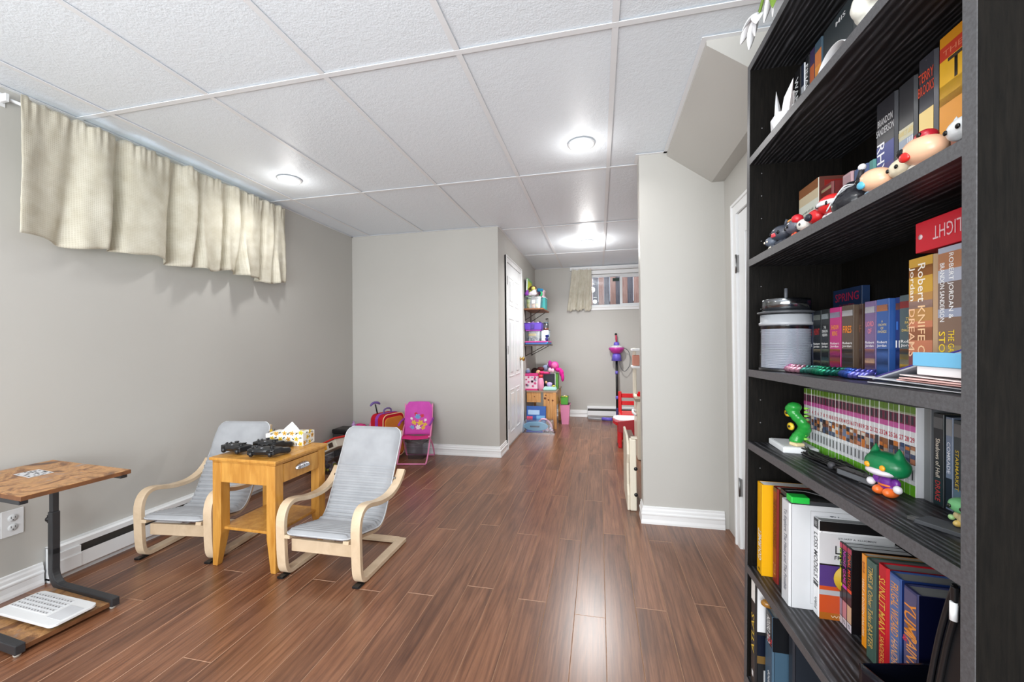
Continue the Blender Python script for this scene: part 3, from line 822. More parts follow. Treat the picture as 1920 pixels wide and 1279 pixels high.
# tissue box
tb = empty('tissue_box', (-1.80, 2.00-.012, .5512), (0, 0, math.radians(20)), 'white tissue box with yellow flowers on the wood table', 'tissue box')
TX, TY, TZ = .110, .056, .070
tb.location = (-1.742, 1.976, .5512); tb.rotation_euler = (0, 0, math.radians(8))
hole = [(.055*math.cos(2*PI*i/20), .022*math.sin(2*PI*i/20)) for i in range(20)]
m = MB().box(-TX, TX, -TY, TY, 0, TZ-.001)
m.build('box_body', flat((240, 238, 230), .5), tb, bevel=.001)
YEL, ORG, NAVY, CREAM = flat((236, 196, 40)), flat((222, 160, 48)), flat((40, 48, 52)), flat((238, 222, 190))
rq = random.Random(8)
def petals(mb, o, r, u, size, mi, k=5):
    o = Vector(o); r = Vector(r); u = Vector(u); n = r.cross(u)
    a0 = rq.uniform(0, 6.28)
    for i in range(k):
        a = a0+2*PI*i/k; c = o+(r*math.cos(a)+u*math.sin(a))*size*.5
        pts = []
        for j in range(8):
            b = 2*PI*j/8; l = r*math.cos(a)+u*math.sin(a); q = l.cross(n)
            pts.append(c + l*math.cos(b)*size*.48 + q*math.sin(b)*size*.26)
        kx = len(mb.v); mb.v += [tuple(p) for p in pts]; mb.f.append(tuple(range(kx, kx+8))); mb.m.append(mi); mb.sm.append(False)
def leaf(mb, o, r, u, size, mi):
    o = Vector(o); r = Vector(r); u = Vector(u); a = rq.uniform(0, 6.28); l = r*math.cos(a)+u*math.sin(a); q = l.cross(r.cross(u))
    pts = [o+l*math.cos(2*PI*j/8)*size*.5+q*math.sin(2*PI*j/8)*size*.17*(1 if j % 4 else 1) for j in range(8)]
    kx = len(mb.v); mb.v += [tuple(p) for p in pts]; mb.f.append(tuple(range(kx, kx+8))); mb.m.append(mi); mb.sm.append(False)
m = MB()
for (nx, ny, hw, r) in ((0, -1, TX, (1, 0, 0)), (1, 0, TY, (0, 1, 0)), (-1, 0, TY, (0, -1, 0))):
    for i in range(int(hw*2/.024)):
        for j in range(3):
            a = -hw+.014+i*.024+rq.uniform(-.004, .004); z = .016+j*.027+rq.uniform(-.005, .005)
            if abs(a) > hw-.012: continue
            o = Vector((r[0]*a, r[1]*a, z)) + Vector((nx*(TX+.0012), ny*(TY+.0012), 0))
            if (i+j) % 2 == 0: petals(m, o, r, (0, 0, 1), .015, 0 if rq.random() < .6 else 1); leaf(m, o+Vector((nx*.0004, ny*.0004, 0)), r, (0, 0, 1), .008, 2)
            else: leaf(m, o, r, (0, 0, 1), .017, 2)
for i in range(14):
    a, b = rq.uniform(-TX+.012, TX-.012), rq.choice((-1, 1))*rq.uniform(.034, TY-.010); petals(m, (a, b, TZ+.0006), (1, 0, 0), (0, 1, 0), .012, 0)
m.build('flower_print', [YEL, ORG, NAVY], tb)['kind'] = 'stuff'
def tissue(u, v):
    a = 2*PI*u; h = v
    r = .052*(1-h)**1.3+.004+.006*math.sin(a*3+1)*h*(1-h)*2+.004*math.sin(a*7)*(1-h)
    return (r*math.cos(a)*1.0+.01*h, r*.5*math.sin(a), TZ-.006+.060*h**.8+.010*math.sin(a*2)*h*(1-h))
MB().grid(tissue, 40, 12).build('tissue', mat('soft_white_tissue', (246, 246, 247), .9), tb)
# ------------------------------------------------------------------ toys in the left back corner
PINK, HOT, PURP, LILAC, RED, TEAL = flat((232, 140, 186)), flat((216, 52, 130)), flat((150, 62, 168)), flat((196, 160, 214)), flat((196, 28, 40), .4), flat((70, 178, 178))
# folding child's camp chair
cc = empty('kids_folding_chair', (-1.745, 3.60, 0), (0, 0, math.radians(10)), 'pink and purple folding childs chair against the back wall', 'chair')
PF = mat('pink_painted_tube', (232, 138, 182), .35)
for s in (-1, 1):
    x = s*.135
    # front U leg goes from the arm down forward to the floor ; rear leg goes the other way
    MB().tube(smoothp([(x, .085, .37), (x*1.02, .0, .25), (x*1.03, -.085, .12), (x*1.02, -.15, .04), (x*.99, -.185, .012)], 4), .0075, 8).build('front_leg', PF, cc)
    MB().tube(smoothp([(x, -.055, .235), (x*1.02, .03, .17), (x*1.04, .10, .08), (x*1.04, .135, .012)], 4), .0075, 8).build('rear_leg', PF, cc)
    MB().tube([(x, .03, .22), (x, .075, .37), (x*1.0, .098, .53)], .0075, 8).build('back_post', PF, cc)
    MB().tube(smoothp([(x*1.06, .095, .385), (x*1.12, .0, .372), (x*1.10, -.085, .35)], 4), [.010]*9, 8).build('armrest', PURP, cc)
MB().tube([(-.134, -.185, .010), (.134, -.185, .010)], .0075, 8).build('floor_bar', PF, cc)
MB().tube([(-.140, .135, .010), (.140, .135, .010)], .0075, 8).build('floor_bar', PF, cc)
def pr_(u, v):
    x = (u-.5)*.285*(1 if v > .12 else .82+.18*v/.12); return (x, .098+.02*math.sin(PI*u)-.068*v, .545-.31*v)
bk_ = MB().grid(lambda u, v: ((u-.5)*(.27 if v > .14 else .20+.5*v), .100+.020*math.sin(PI*u)-.07*v, .548-.315*v), 14, 14).build('back_panel', fabric('magenta_nylon', (206, 84, 178)), cc, solid=.004)
MB().grid(lambda u, v: ((u-.5)*.27, .035-.12*v, .232-.012*math.sin(PI*u)-.006*v), 10, 8).build('seat_panel', fabric('hot_pink_nylon', (226, 60, 136)), cc, solid=.005)
m = MB(); rq = random.Random(21)
for i, (x, z, s_, mi) in enumerate([(-.01, .40, .034, 0), (-.045, .345, .03, 1), (.035, .41, .022, 2), (.02, .34, .036, 1), (.07, .325, .026, 1), (-.06, .30, .028, 0), (.0, .30, .03, 3), (.05, .295, .024, 1), (-.03, .43, .018, 2), (-.07, .385, .016, 3), (.07, .37, .018, 3)]):
    y = .100+.02*math.cos(x*10)-.07*(.548-z)/.315-.0045
    rq2 = rq; petals(m, (x, y-.002, z), (1, 0, 0), (0, 0, 1), s_, mi, 6)
m.build('flower_print', [flat((120, 176, 226)), flat((240, 200, 70)), flat((214, 60, 70)), flat((250, 240, 240))], cc)['kind'] = 'stuff'
# clear tote with lilac contents under that chair
def tote(name, loc, sx, sy, sz, label, cat, m_body, lidm=None, rz=0, group=None, taper=.88):
    e = empty(name, loc, (0, 0, rz), label, cat, group)
    t = .0025; a, b = sx/2, sy/2
    def wallq(mb):
        for (p, q) in (((-a, -b), (a, -b)), ((a, -b), (a, b)), ((a, b), (-a, b)), ((-a, b), (-a, -b))):
            vs = [(p[0]*taper, p[1]*taper, 0), (q[0]*taper, q[1]*taper, 0), (q[0], q[1], sz), (p[0], p[1], sz)]
            mb.add(vs, [(0, 1, 2, 3)])
        mb.add([(-a*taper, -b*taper, 0), (a*taper, -b*taper, 0), (a*taper, b*taper, 0), (-a*taper, b*taper, 0)], [(3, 2, 1, 0)])
    m = MB(); wallq(m); m.build('tub', m_body, e)
    ring = [(a, b), (-a, b), (-a, -b), (a, -b)]
    MB().tube([(p[0], p[1], sz) for p in ring], .005, 6, closed=True).build('rim', m_body, e)
    if lidm: MB().box(-a-.006, a+.006, -b-.006, b+.006, sz+.001, sz+.014).box(-a+.02, a-.02, -b+.02, b-.02, sz+.014, sz+.019).build('lid', lidm, e, bevel=.003)
    return e
tote('storage_tote', (-1.765, 3.66, .0), .17, .12, .16, 'clear plastic tub on the floor behind the pink folding chair', 'tub', SMOKE)
def rough_fill(sx, sy, z0, cols, n, seed, parent, name='filling', r=(.012, .03)):
    rq = random.Random(seed); m = MB()
    for i in range(n):
        x, y = rq.uniform(-sx/2, sx/2), rq.uniform(-sy/2, sy/2); k = rq.randrange(len(cols)); a = rq.uniform(*r)
        if rq.random() < .5: m.ball((x, y, z0+rq.uniform(0, .03)+a*.5), (a, a*rq.uniform(.5, 1), a*rq.uniform(.5, 1)), 8, k, R=Euler((rq.random()*3, rq.random()*3, rq.random()*3)).to_matrix())
        else: m.obox((x, y, z0+rq.uniform(0, .03)+a*.5), (a*1.8, a, a*.7), (rq.random()*3, rq.random()*3, rq.random()*3), k)
    o = m.build(name, cols, parent); o['kind'] = 'stuff'; return o
# red wheeled suitcase
sc = empty('kids_suitcase', (-2.04, 3.575, 0), (0, 0, math.radians(72)), 'red rolling childs suitcase with purple handles left of the folding chair', 'suitcase')
def rrect(w, h, r, z0=0):
    o = []
    for cx, cz, a in ((w/2-r, h-r, 0), (-w/2+r, h-r, 90), (-w/2+r, r, 180), (w/2-r, r, 270)): o += arc(cx, cz+z0, r, a, a+90, 5)
    return o
MB().prism(rrect(.27, .42, .055, .03), 'y', -.085, .085).build('shell', fabric('red_nylon', (190, 30, 46)), sc, bevel=.006)
MB().prism(rrect(.23, .37, .045, .05), 'y', -.098, -.083).build('front_pocket', fabric('orange_print_nylon', (206, 128, 52)), sc, bevel=.005)
o = rrect(.268, .418, .055, .031); MB().tube([(p[0], -.087, p[1]) for p in o], .0045, 6, closed=True).build('piping', flat((240, 200, 150)), sc)
MB().strip([(p[0]*1.004, p[1]) for p in rrect(.274, .424, .056, .028)[2:14]], -.018, .018, .004, ax='y').build('centre_band', PURP, sc)
MB().tube(smoothp([(-.045, 0, .452), (-.04, 0, .485), (0, 0, .497), (.04, 0, .485), (.045, 0, .452)], 5), .008, 8).build('top_handle', flat((104, 84, 140)), sc)
MB().tube([(-.07, .06, .44), (-.085, .075, .54)], .007, 8).build('pull_rod', BLACKP, sc)
MB().tube(smoothp([(-.14, .08, .530), (-.115, .078, .552), (-.085, .076, .557), (-.05, .074, .550), (-.03, .072, .535)], 4), [.006, .009, .011, .012, .012, .012, .012, .012, .012, .012, .012, .012, .012, .011, .010, .008, .006][:17], 8).build('pull_grip', flat((108, 86, 150)), sc)
for s in (-1, 1): MB().lathe([(.0001, -.01), (.022, -.01), (.022, .01), (.0001, .01)], (s*.11, .04, .022), 16, R=Matrix.Rotation(PI/2, 3, 'Y')).build('wheel', BLACKP, sc)
MB().lathe([(.0001, 0), (.05, 0), (.05, .002), (.0001, .002)], (0, -.098, .27), 20, R=Matrix.Rotation(PI/2, 3, 'X')).build('round_patch', HOT, sc)
# purple toy vanity tops
tv = empty('toy_vanity', (-2.395, 3.70, 0), (0, 0, .05), 'lilac and pink toy vanity in the back corner behind the right chair', 'toy')
MB().box(-.115, .115, -.055, .055, 0, .255).build('cabinet', LILAC, tv, bevel=.012)
MB().box(-.125, .125, -.065, .065, .255, .275).build('counter', PINK, tv, bevel=.006)
for x, c_, h_ in ((-.10, LILAC, .055), (.02, HOT, .028), (.095, PINK, .06)):
    MB().lathe([(.0001, 0), (.018, 0), (.02, h_*.5), (.009, h_*.7), (.009, h_*.9), (.013, h_), (.0001, h_)], (x, 0, .275), 14).build('bottle', c_, tv)
MB().ball((-.03, 0, .292), (.045, .03, .018), 16).build('dish', HOT, tv)
for x, z in ((-.05, .13), (.05, .13)): MB().box(x-.042, x+.042, -.059, -.054, z-.09, z+.09).build('door', PINK, tv, bevel=.004)
# pink teacup-like toy right of it
tq = empty('toy_castle', (-2.215, 3.745, 0), label='pink toy castle tower beside the lilac toy vanity', cat='toy')
MB().lathe([(.0001, 0), (.05, 0), (.05, .22), (.055, .23), (.04, .25), (.04, .30)], (0, 0, 0), 20).build('tower', PINK, tq)
MB().lathe([(.048, .30), (.02, .335), (.012, .355), (.0001, .375)], (0, 0, 0), 16).build('roof', LILAC, tq)
for a in (200, 270, 330): MB().obox((.05*math.cos(math.radians(a)), .05*math.sin(math.radians(a)), .16), (.018, .018, .04), (0, 0, math.radians(a))).build('window_frame', HOT, tq, bevel=.003)
# black stool and grey bin by the left wall
bs = empty('black_bin', (-2.48, 3.50, 0), label='black lidded bin in the dark corner by the left wall', cat='bin')
MB().prism([(-.045, 0), (.045, 0), (.06, .26), (-.06, .26)], 'y', -.08, .08).build('body', flat((58, 56, 58)), bs, bevel=.006)
MB().box(-.066, .10, -.088, .088, .26, .305).build('lid', BLACKP, bs, bevel=.012)
# tote of toys with a red-and-green box on top
tt = tote('toy_tote', (-2.375, 3.14, 0), .30, .22, .155, 'clear tub of toys on the floor behind the wood table', 'tub', SMOKE, taper=.94)
rough_fill(.26, .18, .008, [flat((110, 104, 108)), flat((150, 140, 150)), flat((190, 186, 60)), flat((84, 92, 110))], 40, 4, tt)
rb = empty('shape_toy', (-2.345, 3.12, .176), (math.radians(-6), math.radians(-24), 0), 'red and white toy box with green shapes resting on the tub', 'toy')
MB().box(-.15, .15, -.08, .08, 0, .07).build('body', flat((224, 216, 200)), rb, bevel=.005)
MB().box(-.16, .16, -.09, .09, .07, .085).build('lid', flat((214, 44, 30)), rb, bevel=.004)
for i in range(4):
    MB().box(-.125+i*.065, -.125+i*.065+.045, -.0835, -.0795, .015, .055).build('shape_block', flat([(70, 176, 50), (70, 176, 50), (230, 160, 40), (70, 50, 40)][i]), rb, bevel=.006)

# ------------------------------------------------------------------ far corridor: wall shelves
def wall_shelf(y0, y1, z, d, label, board, zb, seed):
    e = empty('wall_shelf', (XB, y0, z), label=label, cat='shelf')
    L = y1-y0
    MB().box(0, d, 0, L, -.018, 0).build('board', board, e, bevel=.001)
    for y in (.08, L-.08):
        MB().tube([(.004, y, -.02), (.004, y, -.16)], .006, 6).build('bracket_arm', mat('dark_iron', (60, 50, 44), .5), e)
        MB().tube([(.006, y, -.15), (d-.05, y, -.022)], .005, 6).build('bracket_arm', mat('dark_iron', (60, 50, 44), .5), e)
    return e
BROWN = wood('brown_shelf_wood', (112, 66, 36), (158, 100, 58), .5, (6, 1, 6), 5)
wall_shelf(5.18, 5.80, 1.585, .26, 'upper brown wall shelf holding clear tubs in the corridor', BROWN, 0, 1)
wall_shelf(5.18, 5.85, 1.105, .30, 'lower dark wall shelf under the purple basket in the corridor', wood('dark_shelf_wood', (70, 52, 46), (104, 80, 70), .5, (6, 1, 6), 5), 0, 2)
t1 = tote('clear_tub', (XB+.118, 5.30, 1.586), .215, .21, .155, 'clear tub of dough pots on the upper wall shelf', 'tub', CLEAR, taper=.9)
for i, (x, z, c_) in enumerate(((-.065, .004, (206, 190, 90)), (.0, .004, (236, 170, 130)), (.06, .004, (200, 200, 80)), (-.065, .062, (196, 206, 96)))):
    p = empty('dough_pot', (XB+.118+x, 5.235, 1.588+z), label=['yellow dough pot at the left in the clear tub', 'orange dough pot in the middle of the clear tub', 'lime dough pot at the right in the clear tub', 'pale green dough pot stacked on the yellow pot'][i], cat='pot', group='dough pots in the clear tub')
    MB().lathe([(.0001, 0), (.022, 0), (.025, .044), (.0001, .044)], (0, 0, 0), 16).build('cup', flat(c_), p)
    MB().lathe([(.027, .044), (.027, .055), (.0001, .055)], (0, 0, 0), 16).build('lid', flat(tuple(min(255, q+25) for q in c_)), p)
cd = empty('paper_label', (XB+.128, 5.192, 1.672), (math.radians(-4), 0, 0), 'small white label on the clear tub of dough pots', 'label')
MB().box(-.022, .022, -.001, 0, -.02, .02).build('label', flat((238, 238, 240)), cd)
tealb = tote('teal_tub', (XB+.20, 5.56, 1.586), .12, .24, .16, 'teal plastic tub behind the clear tub on the upper shelf', 'tub', TEAL, lidm=mat('pale_lid', (216, 222, 226), .4), taper=.95)
tealb.location.x = XB+.19
# plush toys on top of the clear tubs
def plush(name, loc, parts, label, cat='plush toy', sc_=1, rz=0, vox=.006):
    e = empty(name, loc, (0, 0, rz), label, cat)
    byc = {}
    for p in parts:
        byc.setdefault(p[2], []).append(p)
    for c_, ps in byc.items():
        m = MB()
        for q in ps: m.ball(tuple(v*sc_ for v in q[0]), tuple(v*sc_ for v in (q[1] if isinstance(q[1], tuple) else (q[1],)*3)), 12)
        nm = ps[0][3] if len(ps[0]) > 3 else 'body'
        if vox: remesh(m, nm, [fabric('plush_%02x%02x%02x' % c_, c_, 200, .5)], e, vox, 2)
        else: m.build(nm, fabric('plush_%02x%02x%02x' % c_, c_, 200, .5), e)
    return e
WHP, BRN, PKP, BLU, GRN, HPK, PRP = (226, 220, 230), (96, 62, 52), (236, 170, 196), (50, 120, 160), (60, 180, 120), (214, 60, 150), (140, 70, 170)
plush('doll', (XB+.105, 5.27, 1.752), [((0, 0, .035), (.06, .045, .035), WHP, 'dress'), ((-.03, 0, .02), (.045, .04, .02), WHP), ((.02, 0, .065), (.028, .028, .03), WHP), ((.012, -.005, .105), (.03, .03, .028), (220, 214, 120), 'face'), ((.005, .012, .115), (.05, .035, .028), BRN, 'hair'), ((-.04, .01, .10), (.022, .02, .016), BRN)], 'doll with brown hair and white dress on the clear tub', 'doll')
plush('blue_plush', (XB+.20, 5.36, 1.752), [((0, 0, .04), (.03, .03, .04), GRN, 'body'), ((-.02, .0, .09), (.036, .03, .03), BLU, 'head'), ((.02, .0, .09), (.02, .02, .022), BLU), ((-.01, -.022, .045), (.02, .018, .028), (70, 40, 70), 'coat')], 'blue and green stuffed toy leaning beside the doll')
plush('purple_plush', (XB+.035, 5.22, 1.752), [((0, 0, .03), (.028, .03, .03), PRP, 'body'), ((.01, 0, .065), (.018, .018, .02), PRP)], 'small purple stuffed toy at the wall end of the upper shelf')
bk1 = empty('board_game', (XB+.02, 5.22, 1.74), (0, math.radians(3), 0), 'green and yellow board game box standing against the wall above the shelf', 'game box')
MB().box(0, .022, 0, .34, 0, .25).build('box', flat((120, 190, 120)), bk1, bevel=.002)
MB().box(-.002, .0, 0, .34, 0, .25).build('dark_edge', flat((50, 50, 60)), bk1)
MB().box(.022, .0226, .02, .30, .03, .22).build('printed_panel', flat((206, 214, 50)), bk1)
MB().box(.002, .018, -.0006, 0, .01, .24).build('white_panel', flat((236, 240, 236)), bk1)
pb = empty('pink_box', (XB+.125, 5.50, 1.766), (0, math.radians(8), 0), 'pale pink box behind the doll on the upper shelf', 'box')
MB().box(-.06, .10, -.06, .06, 0, .10).build('carton', flat((226, 190, 204)), pb, bevel=.002)
MB().box(-.062, .102, -.062, .062, .08, .103).build('lid', flat((236, 204, 214)), pb, bevel=.002)
# lower shelf contents
lt_ = empty('tray', (XB+.15, 5.42, 1.106), label='blue and pink tray under the tubs on the lower shelf', cat='tray')
MB().box(-.14, .15, -.225, .30, 0, .028).build('blue_base', flat((70, 110, 180)), lt_, bevel=.008)
MB().box(-.142, .152, -.228, .302, .028, .042).build('pink_top', flat((226, 70, 160)), lt_, bevel=.005)
t2 = tote('clear_tub', (XB+.105, 5.32, 1.149), .19, .20, .135, 'clear tub of craft pieces under the purple basket', 'tub', CLEAR, taper=.93)
rough_fill(.16, .16, .006, [flat((70, 90, 140)), flat((216, 216, 220)), flat((60, 66, 90)), flat((150, 160, 190))], 60, 6, t2, r=(.008, .018))
MB().box(-.055, .045, -.088, -.07, .07, .105).build('yellow_pack', flat((232, 190, 60)), t2, bevel=.004)
t3 = tote('clear_tub', (XB+.253, 5.44, 1.149), .10, .18, .15, 'small clear tub of lilac pieces right of the purple basket', 'tub', CLEAR, taper=.93)
rough_fill(.07, .14, .006, [flat((196, 170, 220)), flat((230, 214, 160)), flat((226, 220, 236))], 60, 7, t3, r=(.008, .02))
pbk = tote('purple_basket', (XB+.115, 5.31, 1.305), .225, .22, .085, 'purple plastic basket of pink toys above the clear tub', 'basket', mat('violet_plastic', (98, 58, 190), .35), taper=.93)
rough_fill(.16, .15, .04, [PINK, HOT, flat((236, 220, 240)), BLACKP, LILAC], 34, 8, pbk, r=(.018, .035))
MB().box(-.02, .02, -.117, -.107, .012, .07).build('front_handle', mat('deep_violet', (70, 36, 140), .35), pbk, bevel=.003)
MB().box(-.10, .10, -.098, .098, -.018, -.002).build('magenta_lid', flat((170, 70, 190)), pbk, bevel=.003)
jr = empty('clear_jar', (XB+.255, 5.46, 1.302), label='clear jar with an orange base at the end of the lower shelf', cat='jar')
MB().lathe([(.038, 0), (.04, .02), (.04, .085), (.03, .095)], (0, 0, 0), 20).build('jar', CLEAR, jr)
MB().lathe([(.0001, .002), (.036, .002), (.036, .028), (.0001, .028)], (0, 0, 0), 20).build('filling', flat((206, 96, 50)), jr)
MB().lathe([(.033, .095), (.033, .105), (.0001, .105)], (0, 0, 0), 20).build('lid', flat((90, 120, 140)), jr)
plush('navy_toy', (XB+.285, 5.30, 1.149), [((0, 0, .03), (.022, .03, .03), (70, 70, 130), 'body'), ((.005, 0, .07), (.028, .026, .02), (40, 50, 110), 'hat')], 'small navy toy at the outer end of the lower shelf')
plush('cyan_toy', (XB+.285, 5.215, 1.1065+.0), [((0, 0, .022), (.028, .02, .022), (60, 170, 210), 'body')], 'small turquoise toy on the corner of the lower shelf')

# pine desk
pd = empty('pine_desk', (0, 0, 0), label='knotty pine desk covered with pink toys beyond the corridor door', cat='desk')
DX0, DX1, DY_0, DY_1, DZT = XB+.018, -.542, 5.20, 5.86, .497
MB().box(DX0, DX1, DY_0, DY_1, DZT-.02, DZT).build('tabletop', mat('worn_desk_top', (150, 130, 112), .5), pd, bevel=.002)
for i in range(4):
    a = DX0+.006+i*.062
    if a+.06 < -.715: MB().box(a, a+.061, DY_0+.006, DY_0+.022, .345, DZT-.02).build('panel_board', DESKPINE, pd, bevel=.001)
for i in range(2):
    a = -.722+i*.084
    MB().box(a, a+.083, DY_0+.006, DY_0+.024, .05 if i == 0 else .0, DZT-.02).build('side_board', DESKPINE, pd, bevel=.001)
MB().box(-.60, -.553, DY_0+.0, DY_0+.05, 0, DZT-.02).build('corner_post', DESKPINE, pd, bevel=.002)
MB().box(-.59, -.553, DY_1-.05, DY_1, 0, DZT-.02).build('corner_post', DESKPINE, pd, bevel=.002)
MB().box(DX0, DX0+.03, DY_1-.05, DY_1, 0, DZT-.02).build('corner_post', DESKPINE, pd, bevel=.002)
MB().box(-.572, -.556, DY_0+.05, DY_1-.05, .30, DZT-.02).build('front_apron', DESKPINE, pd, bevel=.001)
for (x, z, s_) in ((-.70, .40, .016), (-.69, .44, .010), (-.655, .38, .011), (-.60, .375, .012), (-.84, .42, .006)):
    MB().lathe([(.0001, 0), (s_, 0), (s_*.8, .0015), (.0001, .0015)], (x, DY_0+.0055 if x < -.6 else DY_0, z), 12, R=Matrix.Rotation(PI/2, 3, 'X')).build('knot', flat((110, 58, 26)), pd)
# toys on the desk
pg = empty('gift_bag', (-.885, 5.28, DZT+.001), label='pink and white patterned gift bag on the pine desk', cat='bag')
MB().prism([(-.082, 0), (.082, 0), (.084, .205), (-.084, .205)], 'y', -.045, .045).build('paper', flat((238, 214, 228)), pg, bevel=.001)
MB().box(-.0835, .0835, -.0465, .0465, 0, .022).build('lower_band', HOT, pg); MB().box(-.0845, .0845, -.0468, .0465, .19, .222).build('upper_band', HOT, pg)
m = MB(); rq = random.Random(3)
for i in range(13): petals(m, (rq.uniform(-.07, .07), -.0462, rq.uniform(.035, .175)), (1, 0, 0), (0, 0, 1), rq.uniform(.012, .024), rq.randrange(3))
m.build('flower_print', [flat((214, 110, 150)), flat((150, 150, 170)), HOT], pg)['kind'] = 'stuff'
bt = empty('pink_bottle', (-.762, 5.26, DZT+.001), label='tall pink plastic bottle with a red cap on the pine desk', cat='bottle')
MB().lathe([(.0001, 0), (.032, 0), (.040, .03), (.042, .10), (.034, .15), (.020, .17)], (0, 0, 0), 20).build('body', flat((232, 150, 184), .3), bt)
MB().lathe([(.026, .168), (.030, .185), (.026, .205), (.0001, .208)], (0, 0, 0), 16).build('cap', flat((206, 50, 60)), bt)
tb_ = empty('small_blackboard', (-.665, 5.44, DZT+.001), (math.radians(-8), 0, 0), 'small blackboard propped among the toys on the pine desk', 'blackboard')
MB().box(-.085, .085, 0, .008, 0, .20).build('board', mat('blackboard_slate', (32, 36, 46), .6), tb_, bevel=.001)
MB().box(-.09, -.083, -.003, .011, 0, .205).box(.083, .09, -.003, .011, 0, .205).box(-.083, .083, -.003, .011, .199, .205).build('frame', flat((60, 60, 70)), tb_)
gb = empty('green_book', (-.572, 5.42, DZT+.001), label='green picture book standing right of the small blackboard', cat='book')
MB().box(-.012, .022, 0, .13, 0, .215).build('cover', flat((84, 146, 46)), gb, bevel=.001); MB().box(-.020, -.0125, .002, .128, .003, .212).build('pages', flat((226, 220, 236)), gb)
mt = empty('mint_box', (-.64, 5.285, DZT+.001), label='flat mint green box on the front of the pine desk', cat='box')
MB().box(-.09, .085, -.055, .055, 0, .034).build('tray', flat((166, 214, 206)), mt, bevel=.01); MB().box(-.08, .075, -.045, .045, .034, .046).build('lid', flat((190, 226, 220)), mt, bevel=.006)
plush('lilac_animal', (-.655, 5.33, DZT+.046), [((0, 0, .03), (.04, .028, .03), (190, 170, 220), 'body'), ((-.045, 0, .055), (.018, .016, .018), (226, 186, 130), 'head')], 'small lilac toy animal sitting on the mint box', vox=.004)
plush('lime_toy', (-.592, 5.262, DZT+.048), [((0, 0, .012), (.026, .016, .012), (206, 206, 90), 'body'), ((-.012, 0, .026), (.012, .012, .010), (60, 60, 40), 'spots')], 'small lime toy on the right end of the mint box', vox=.003)
plush('brown_doll', (-.865, 5.42, DZT+.20), [((0, 0, .04), (.055, .05, .05), (60, 44, 42), 'hair'), ((.045, -.02, .03), (.045, .03, .035), (226, 180, 140), 'face'), ((.08, .0, .075), (.05, .04, .03), (92, 40, 44), 'hat')], 'doll with dark hair lying in the toy pile behind the gift bag', 'doll')
plush('grey_plush', (-.725, 5.50, DZT+.225), [((0, 0, .06), (.05, .045, .045), (150, 160, 190), 'body'), ((.035, 0, .10), (.025, .025, .025), (190, 196, 210), 'head')], 'grey blue stuffed toy in the middle of the toy pile')
plush('fuchsia_plush', (-.60, 5.47, DZT+.222), [((0, 0, .09), (.062, .05, .065), (214, 66, 160), 'body'), ((0, -.03, .10), (.045, .035, .045), (238, 120, 180), 'face'), ((-.06, -.02, .12), (.03, .03, .05), (176, 50, 140), 'ear'), ((.10, -.06, .0), (.032, .03, .05), (206, 40, 140), 'tail'), ((.115, -.07, -.06), (.024, .024, .06), (206, 40, 140)), ((.06, -.04, .04), (.05, .04, .03), (206, 40, 140))], 'large fuchsia stuffed pony on top of the toy pile')
plush('pink_plush', (-.76, 5.35, DZT+.21), [((0, 0, .02), (.04, .04, .022), (230, 60, 120), 'body'), ((.06, 0, .015), (.06, .03, .018), (220, 70, 130)), ((.11, -.01, .055), (.025, .025, .03), (240, 190, 210), 'muzzle'), ((.15, -.01, .05), (.022, .022, .03), (240, 190, 210))], 'hot pink stuffed toy draped over the small blackboard')
plush('jar_top', (-.935, 5.22+.05, DZT+.228), [((0, 0, .02), (.03, .03, .03), (120, 130, 170), 'body'), ((0, 0, .05), (.026, .026, .012), (190, 196, 206), 'lid')], 'grey blue round toy on top of the gift bag')
pile = MB(); rq = random.Random(31)
PC = [HOT, PINK, flat((60, 44, 50)), flat((226, 200, 210)), PURP, flat((150, 60, 70))]
for i in range(46):
    x, y = rq.uniform(-.93, -.60), rq.uniform(5.52, 5.80); z = DZT+.036+rq.random()*.15
    a = rq.uniform(.02, .045); pile.ball((x, y, z), (a, a*.7, a*.6), 8, rq.randrange(6), R=Euler((rq.random()*3, rq.random()*3, 0)).to_matrix())
tag(pile.build('toy_pile', PC), 'heap of small mixed pink toys at the back of the pine desk', 'toys', None, 'stuff')
# things on the floor by the desk
bb = empty('blue_package', (-.80, 5.09, .0), (math.radians(-8), 0, 0), 'blue toy package standing on the floor under the pine desk', 'package')
MB().box(-.13, .12, -.02, .03, 0, .31).build('carton', flat((40, 92, 170)), bb, bevel=.002)
MB().box(-.11, .04, -.0215, -.02, .20, .26).build('pale_band', flat((176, 206, 236)), bb); MB().box(.0, .11, -.0215, -.02, .04, .19).build('light_panel', flat((120, 180, 226)), bb)
MB().box(-.125, -.05, -.022, -.02, .13, .18).build('red_panel', flat((226, 80, 110)), bb)
cb = empty('clear_bag', (-.755, 4.965, 0), (0, 0, 0), 'clear zip bag with blue and pink toys on the floor before the desk', 'bag')
MB().prism([(-.195, 0), (.205, 0), (.185, .17), (-.18, .165)], 'y', -.055, .055).build('vinyl', glass_mat('thin_vinyl', (232, 236, 242), .2, .16), cb, bevel=.01)
o = MB().box(-.20, .21, -.062, .062, 0, .012).build('base_sheet', glass_mat('pinkish_vinyl', (226, 206, 224), .25, .35), cb)
out = [(.155*math.cos(a)*abs(math.cos(a))**-.3 if False else .155*math.cos(a), .075+.058*math.sin(a)) for a in [2*PI*i/24 for i in range(24)]]
MB().prism([(p[0]-.03, p[1]+.012) for p in out], 'y', -.045, -.02).build('blue_tray', flat((120, 190, 220), .3), cb, bevel=.006)
MB().box(-.15, .06, -.048, .04, .012, .026).build('blue_base', flat((60, 100, 190)), cb, bevel=.004)
MB().tube(smoothp([(.0, .02, .12), (.04, .02, .165), (.10, .02, .16), (.15, .02, .11), (.165, .02, .05)], 5), .012, 8).build('pink_arch', flat((238, 180, 196)), cb)
